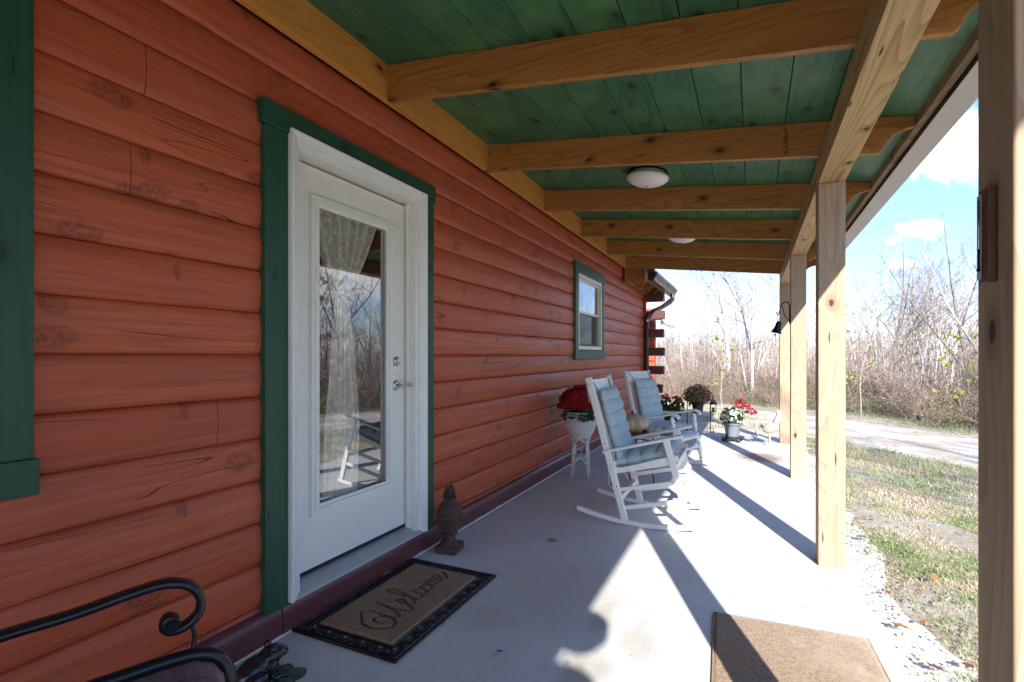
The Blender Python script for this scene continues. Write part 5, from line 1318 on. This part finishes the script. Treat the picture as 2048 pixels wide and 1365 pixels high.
def plant_tree(proto, x, y, s, rz, label=None, group=True):
    (lab, T, B, mt, mb) = proto
    t = empty('bare_tree', (x, y, hz(x, y)), rz, label or lab, 'tree', 'bare trees in the woods beyond the drive' if group else None); t.scale = (s, s, s*random.uniform(.92,1.12))
    for nm, me in (('trunk', T), ('crown', B)):
        o = bpy.data.objects.new(nm, me); COL.objects.link(o); o.parent = t
    return t
for sp in specs:
    T, B = grow(*sp[:6]); a = T.build('trunk', M[sp[6]], None, recalc=False, smooth=True); b = B.build('crown', M[sp[7]], None, recalc=False, smooth=False)
    PROTO.append((sp[8], a.data, b.data, a, b)); bpy.data.objects.remove(a); bpy.data.objects.remove(b)
def at(px, D):
    """ground point seen at column px (photograph pixels) at depth D"""
    a = R(25.16); L = (px-1024)/1024*D
    return (-math.sin(a)*D+math.cos(a)*L, math.cos(a)*D+math.sin(a)*L)
edge = [Vector(p) for p in ((-30, 22), (-14, 20), (-6, 19), (-.8, 17.7), (2.3, 16.0), (3.9, 11.6), (6.6, 8.0), (10.5, 2), (16, -6), (26, -20))]
def along(t):
    t = t*(len(edge)-1); i = min(int(t), len(edge)-2); p = edge[i].lerp(edge[i+1], t-i); d = (edge[i+1]-edge[i]).normalized(); return p, Vector((-d.y, d.x))
random.seed(11)
# the large individual trees seen over the brush
key = [(1, 1462, 19.5, 1.12, .4, 'big forked pale sycamore rising behind the hanging mum, limb reaching right'), (6, 1505, 24, 1.1, 2.2, 'tall bare tree just right of the big forked sycamore'), (3, 1775, 17.5, .74, 1.0, 'dark forked bare tree right of the middle posts'),
       (0, 1822, 19, .84, 2.1, 'bare grey tree with a rounded twiggy top under the small clouds'), (3, 1938, 15.5, .84, 3.0, 'tall dark bare tree close beside the nearest post'), (1, 1900, 21, .80, 4.2, 'white barked bare tree left of the dark tree by the nearest post'),
       (5, 1868, 17, .78, 1.4, 'leaning pale tree in the gap between middle and nearest posts'), (2, 1720, 16.5, 1.05, .3, 'slender white sapling just right of the second post')]
for (k, px, D, s, rz, lab) in key:
    x, y = at(px, D); pr = PROTO[k]; plant_tree((pr[0], pr[1], pr[2], 0, 0), x, y, s, rz, lab, False)
n = 0
while n < 275:
    p, nn = along(random.uniform(.14, .97)); out = .8+random.random()**1.5*26
    q = p+nn*out
    if q.x < -3.5 and q.y < 17: continue
    D = -math.sin(R(25.16))*q.x+math.cos(R(25.16))*q.y
    k = random.choices(range(7), (4,3,9,1,9,6,0.4))[0]; pr = PROTO[k]
    s = random.uniform(.45, .76) if q.y > 8 else random.uniform(.85,1.4)
    plant_tree((pr[0], pr[1], pr[2], 0, 0), q.x, q.y, s, random.random()*6.28); n += 1
# trees on the near side of the drive, behind the camera: outside the picture, they throw the long shadows on lawn and drive
for (x, y, s, k, lab) in ((6.85,-6.0,1.15,2,'bare dark tree on the lawn edge throwing the long shadow over the grass'), (9.4,-5.5,1.2,6,'tall bare tree by the drive behind the viewer'), (11.2,-4,1.0,1,'white bare tree by the drive behind the viewer'), (10.2,-1.5,.9,2,'white sapling by the drive')):
    pr = PROTO[k]; plant_tree((pr[0], pr[1], pr[2], 0, 0), x, y, s, x, lab, False)

# ------------------------------------------------------------------ brush
def shrub(seed, H, W_, nst, nlf, lf):
    rr = random.Random(seed); T = MB(); Lf = MB()
    for i in range(nst):
        a = rr.random()*6.28; r = rr.random()*W_*.5; p = Vector((r*math.cos(a), r*math.sin(a), -.05)); d = Vector((math.cos(a)*.35, math.sin(a)*.35, 1)).normalized(); L = H*rr.uniform(.5,1.25); P = [p.copy()]
        for k in range(5): d = (d+Vector((rr.gauss(0,.16), rr.gauss(0,.16), rr.gauss(0,.08)-.05))).normalized(); p = p+d*L/5; P.append(p.copy())
        T.tube(P, [.006*(1-.14*k) for k in range(6)], 3, cap=False)
        for w in range(4):
            k = rr.randint(1,5); d3 = ((P[k]-P[k-1]).normalized()+Vector((rr.gauss(0,.7),rr.gauss(0,.7),rr.gauss(0,.4)))).normalized(); T.tube([P[k], P[k]+d3*L*.16, P[k]+d3*L*.3+Vector((0,0,.03))], [.004,.003,.001], 3, cap=False)
            for j in range(nlf): 
                c = P[k]+d3*L*.3*rr.random()+Vector((rr.gauss(0,.03),rr.gauss(0,.03),rr.gauss(0,.03))); leafs(Lf, c, .02, 1, rr, lf)
    return T, Lf
SH = []
for (sd, H, W_, ns, nl, lf, mt, lab) in ((1,.95,1.3,60,5,.038,'brush','tan dry brush'),(2,1.25,1.2,70,4,.034,'brushred','red brown brush'),(3,.7,1.3,60,7,.040,'brushgreen','olive leafy brush'),(4,1.6,1.3,60,3,.036,'brush','tall thin dry brush')):
    T, L_ = shrub(sd, H, W_, ns, nl, lf); a = T.build('stems', M['twig'], None, recalc=False); b = L_.build('leaves', M[mt], None, recalc=False); SH.append((lab, a.data, b.data)); bpy.data.objects.remove(a); bpy.data.objects.remove(b)
def plant_shrub(k, x, y, s, label=None):
    lab, a, b = SH[k]; t = empty('brush_shrub', (x, y, hz(x,y)), random.random()*6.28, label or lab, 'shrub', 'brush along the far edge of the drive'); t.scale = (s,s,s*random.uniform(.85,1.15))
    for nm, me in (('stems', a), ('leaves', b)): o = bpy.data.objects.new(nm, me); COL.objects.link(o); o.parent = t
for i in range(170):
    p, nn = along(.16+.66*(i+random.random())/170); row = i % 5; q = p+nn*(.1+row*.9+random.uniform(-.3,.4))
    if q.x < -4 and q.y < 16: continue
    k = random.choices(range(4), ((3,2,4,0),(3,3,2,1),(3,4,1,2),(2,3,1,3),(2,2,1,4))[row])[0]; plant_shrub(k, q.x, q.y, random.uniform(.8,1.15)*(.72 if row == 0 else 1))
def leafy(x, y, H, seed, mat, label, size=.11, n=60):
    rr = random.Random(seed); t = empty('leafy_sapling', (x, y, hz(x,y)), 0, label, 'sapling'); T = MB(); L_ = MB(); P = [Vector((0,0,-.05))]
    for k in range(6): P.append(P[-1]+Vector((rr.gauss(0,.04), rr.gauss(0,.04), H/6)))
    T.tube(P, [.016*(1-.13*k) for k in range(7)], 5)
    for i in range(12):
        k = rr.randint(2,6); a = rr.random()*6.28; d = Vector((math.cos(a), math.sin(a), .5)); e = P[k]+d*H*.20; T.tube([P[k], (P[k]+e)/2+Vector((0,0,.02)), e], [.006,.004,.002], 4)
        for j in range(n//12):
            c = e.lerp(P[k], rr.random()*.5)+Vector((rr.gauss(0,.06),rr.gauss(0,.06),rr.gauss(0,.05))); b = len(L_.v); u = Vector((rr.gauss(0,1),rr.gauss(0,1),rr.gauss(0,.5))).normalized(); w = u.orthogonal().normalized(); s = size*rr.uniform(.5,1)
            for q in range(10): an = q*PI/5; r = s*(.5 if q % 2 else .30); L_.v.append(c+u*r*math.cos(an)+w*r*math.sin(an))
            L_.f.append(tuple(b+q for q in range(10)))
    T.build('stem', M['bark'], t, recalc=False); L_.build('leaves', M[mat], t, recalc=False)
x, y = at(1925, 10.6); leafy(x, y, 1.75, 3, 'yleaf', 'sapling with large yellow green leaves at the brush edge beside the nearest post', .13, 110)
x, y = at(1722, 12.2); leafy(x, y, 2.3, 4, 'yleaf', 'sapling with sparse green leaves just right of the second post', .11, 60)
x, y = at(1445, 15.0); leafy(x, y, 1.9, 5, 'yleaf', 'yellow leaved sapling in the brush above the potted plant', .10, 120)
x, y = at(1815, 14.5); leafy(x, y, 2.3, 6, 'yleaf', 'sapling holding a few pale leaves in the middle of the right gap', .09, 50)
x, y = at(1590, 15.5); leafy(x, y, 1.5, 7, 'yleaf', 'small leafy sapling seen between the far posts', .09, 80)
# rust leaved oaks opposite the door (they show in its glass)
for i, (x, y, H) in enumerate(((10.5, 11.5, 4.2), (12.5, 13.5, 5.0), (9.3, 14.0, 4.0), (14.5, 10.5, 5), (12.5, 9.0, 4.2))): leafy(x, y, H, 20+i, 'rleaf', ('oak holding rust brown leaves right of the drive', 'taller rust leaved oak behind the first', 'rust leaved oak left of the pair', 'rust leaved oak farthest right', 'rust leaved oak nearest the drive')[i], .085, 700)
# the far-off wood
def farwood():
    rs = np.random.RandomState(3); N = 48000; rr = random.Random(3); V = []; F = []
    for i in range(N):
        p, nn = along(rr.uniform(.02,.99)); out = 12+rr.random()**.8*75; q = p+nn*out+Vector((rr.uniform(-3,3), rr.uniform(-3,3)))
        if q.x < -3 and q.y < 20: continue
        z0 = hz(q.x, q.y); Ht = 3.6+rr.random()*2.4+.062*(out-12)+.5*mn.noise(Vector((q.x*.12, q.y*.12, 0))); small = rr.random() < .80
        if small: b = z0+rr.uniform(0, Ht*.9); l = rr.uniform(.5,1.5); d = Vector((rr.gauss(0,.55), rr.gauss(0,.55), 1)).normalized()*l; r = .010+.00016*out
        else: b = z0-.2; d = Vector((rr.gauss(0,.06)*Ht, rr.gauss(0,.06)*Ht, Ht*rr.uniform(.7,1.05))); r = .022+.0002*out+.03*rr.random()**3
        base = Vector((q.x, q.y, b)); k = len(V); a0 = rr.random()*6
        for j in range(3): V.append(base+Vector((r*math.cos(a0+j*2.094), r*math.sin(a0+j*2.094), 0)))
        mid = base+d*.5+Vector((rr.gauss(0,.06),rr.gauss(0,.06),0)) if not small else base+d*.5+Vector((rr.gauss(0,.1),rr.gauss(0,.1),rr.gauss(0,.05)))
        for j in range(3): V.append(mid+Vector((r*.6*math.cos(a0+j*2.094), r*.6*math.sin(a0+j*2.094), 0)))
        V.append(base+d)
        for j in range(3): F.append((k+j, k+(j+1)%3, k+3+(j+1)%3, k+3+j)); F.append((k+3+j, k+3+(j+1)%3, k+6))
    m = MB(); m.v = V; m.f = F
    mt = NM('far bare wood'); g = mt.n('ShaderNodeNewGeometry'); c = mt.ramp(g.outputs['Random Per Island'], [(0,(.12,.08,.065)),(.45,(.27,.20,.16)),(.75,(.42,.35,.30)),(1,(.66,.62,.57))]); mt.fin(c, .95, .1)
    tag(m.build('far_wood', mt.m, None, recalc=False), kind='stuff')
farwood()

# ------------------------------------------------------------------ lawn
def lawn():
    rs = np.random.RandomState(5); V = []; F = []
    def blades(N, x0, x1, y0, y1, h0, h1, w):
        nonlocal V, F
        x = rs.uniform(x0, x1, N); y = rs.uniform(y0, y1, N)
        # keep off the drive and thin out by the slab
        ex = .60+.10*np.sin(y*1.9)+.07*np.sin(y*5.3)+.05*np.sin(y*13)+rs.uniform(-.10,.22,N)**1
        drive = (y-11.6)*.70+(x-1.5)*1.0     # signed distance-like: negative is the house side
        keep = (x > ex) & (drive < -1.55+rs.uniform(-.35,.35,N))
        nz_ = np.array([mn.noise(Vector((a*1.1, b*1.1, 3)))+.5*mn.noise(Vector((a*4, b*4, 7))) for a, b in zip(x, y)])
        keep &= (nz_+rs.uniform(-.35,.35,N) > -.12)
        x = x[keep]; y = y[keep]; n = len(x); z = np.array([hz(a, b) for a, b in zip(x, y)])
        an = rs.uniform(0, 6.28, n); h = rs.uniform(h0, h1, n); ln = rs.uniform(.2, 1.5, n)*h; la = rs.uniform(0, 6.28, n); ww = w*rs.uniform(.6,1.3,n)
        dx = np.cos(an)*ww; dy = np.sin(an)*ww; b = len(V)
        P = np.empty((n, 5, 3)); P[:,0] = np.c_[x-dx, y-dy, z-.005]; P[:,1] = np.c_[x+dx, y+dy, z-.005]
        mx, my, mz = x+np.cos(la)*ln*.4, y+np.sin(la)*ln*.4, z+h*.65
        P[:,2] = np.c_[mx+dx*.7, my+dy*.7, mz]; P[:,3] = np.c_[mx-dx*.7, my-dy*.7, mz]; P[:,4] = np.c_[x+np.cos(la)*ln, y+np.sin(la)*ln, z+h*.85]
        V += P.reshape(-1, 3).tolist()
        for i in range(n): k = b+5*i; F.append((k, k+1, k+2, k+3)); F.append((k+3, k+2, k+4))
    blades(150000, .5, 3.4, .6, 5.5, .008, .034, .0026); blades(60000, .5, 5, 5.5, 11.5, .012, .045, .0036); blades(14000, 3.4, 9, -3, 6, .02, .06, .006); blades(9000, .5, 4, -4, .6, .02, .05, .005)
    m = MB(); m.v = V; m.f = F; tag(m.build('lawn_grass', M['grass'], None, recalc=False), kind='stuff')
lawn()
def verge():
    rr = random.Random(41); m = MB()
    for i in range(5200):
        p, nn = along(rr.uniform(.28,.66)); off = rr.choice((-.15, -.15, -3.9, -4.4))+rr.gauss(0,.32); c = p+nn*off
        if c.x < .7 and c.y < 9.6: continue
        z = hz(c.x, c.y)-.01; 
        for b_ in range(5):
            a = rr.random()*6.28; h = rr.uniform(.03,.13); l = h*rr.uniform(.2,.9); q = Vector((c.x+rr.gauss(0,.03), c.y+rr.gauss(0,.03), z)); w = Vector((-math.sin(a), math.cos(a), 0))*.003; e = q+Vector((math.cos(a)*l, math.sin(a)*l, h)); b = len(m.v); m.v += [q-w, q+w, e]; m.f.append((b,b+1,b+2))
    tag(m.build('dry_grass', M['grass'], None, recalc=False), kind='stuff')
verge()
rr = random.Random(90); m = MB()
for i in range(600):
    y = rr.uniform(.8, 9); x = .56+abs(rr.gauss(0, .22)); s_ = rr.uniform(.003, .009); m.ball((x, y, hz(x,y)+.03+s_*.2), (s_, s_*rr.uniform(.6,1), s_*.6), 6, 4)
tag(m.build('loose_stones', M['soil'], None, recalc=False), kind='stuff')
# leaf litter and small stones on the drive and round the slab end
rr = random.Random(77); m = MB()
for i in range(3600):
    q = rr.random()
    if q < .22: x = .60+abs(rr.gauss(0,.2)); y = rr.uniform(.8, 9)
    elif q < .7: p, nn = along(rr.uniform(.3,.62)); c = p-nn*abs(rr.gauss(0,1.6)); x, y = c.x, c.y
    else: x = rr.uniform(-1.9, 3.5); y = rr.uniform(9.1, 15)
    if x < .53 and y < 9.02: continue
    s = rr.uniform(.004,.017); z = hz(x, y)+.03; a = rr.random()*6; u = Vector((math.cos(a), math.sin(a), rr.uniform(-.4,.4)))*s; w = Vector((-math.sin(a), math.cos(a), rr.uniform(-.4,.4)))*s*.6; c = Vector((x, y, z+s*.3)); b = len(m.v); m.v += [c-u, c-w, c+u, c+w, c+Vector((0,0,s*.25))]; m.f += [(b,b+1,b+4),(b+1,b+2,b+4),(b+2,b+3,b+4),(b+3,b,b+4)]
tag(m.build('leaf_litter', M['brush'], None, recalc=False), kind='stuff')
# made-up hanging bowls under the rear eave, unseen, added to shape the slab's shadow edge
for (x, y, z, lab) in ((.74, -1.42, 2.08, 'added round hanging bowl that shapes the slab shadow, nearer the door'), (.80, -1.86, 2.06, 'added round hanging bowl that shapes the slab shadow, farther from the door')):
    t = empty('shadow_bowl', (x, y, z), 0, lab, 'shadow caster'); m = MB(); m.lathe([(.001,0),(.08,.012),(.14,.06),(.155,.11),(.15,.11),(.13,.07),(.001,.06)], n=28); m.build('bowl', M['blackpot'], t, smooth=True)
    m = MB()
    for k in range(3): a = k*2.094; m.tube([(.155*math.cos(a), .155*math.sin(a), .13), (0,0,.42)], .002, 4)
    m.build('chain', M['iron'], t)
    rr = random.Random(int(x*100)); m = MB(); leafs(m, (0,0,.10), .12, 120, rr, .05, .25); m.build('leaves', M['pleaf'], t, recalc=False)

def ordinal(n): return str(n)+('th' if 10 <= n % 100 <= 20 else {1:'st',2:'nd',3:'rd'}.get(n % 10, 'th'))
for cat, tail in (('tree', ' in the woods beyond the drive'), ('shrub', ' along the drive edge')):
    byl = {}
    for o in bpy.data.objects:
        if o.get('category') == cat and o.get('group'): byl.setdefault(o['label'], []).append(o)
    for lab, L in byl.items():
        L.sort(key=lambda o: math.atan2(o.location.x, o.location.y))
        for i, o in enumerate(L): o['label'] = lab+', '+ordinal(i+1)+' from left'+tail
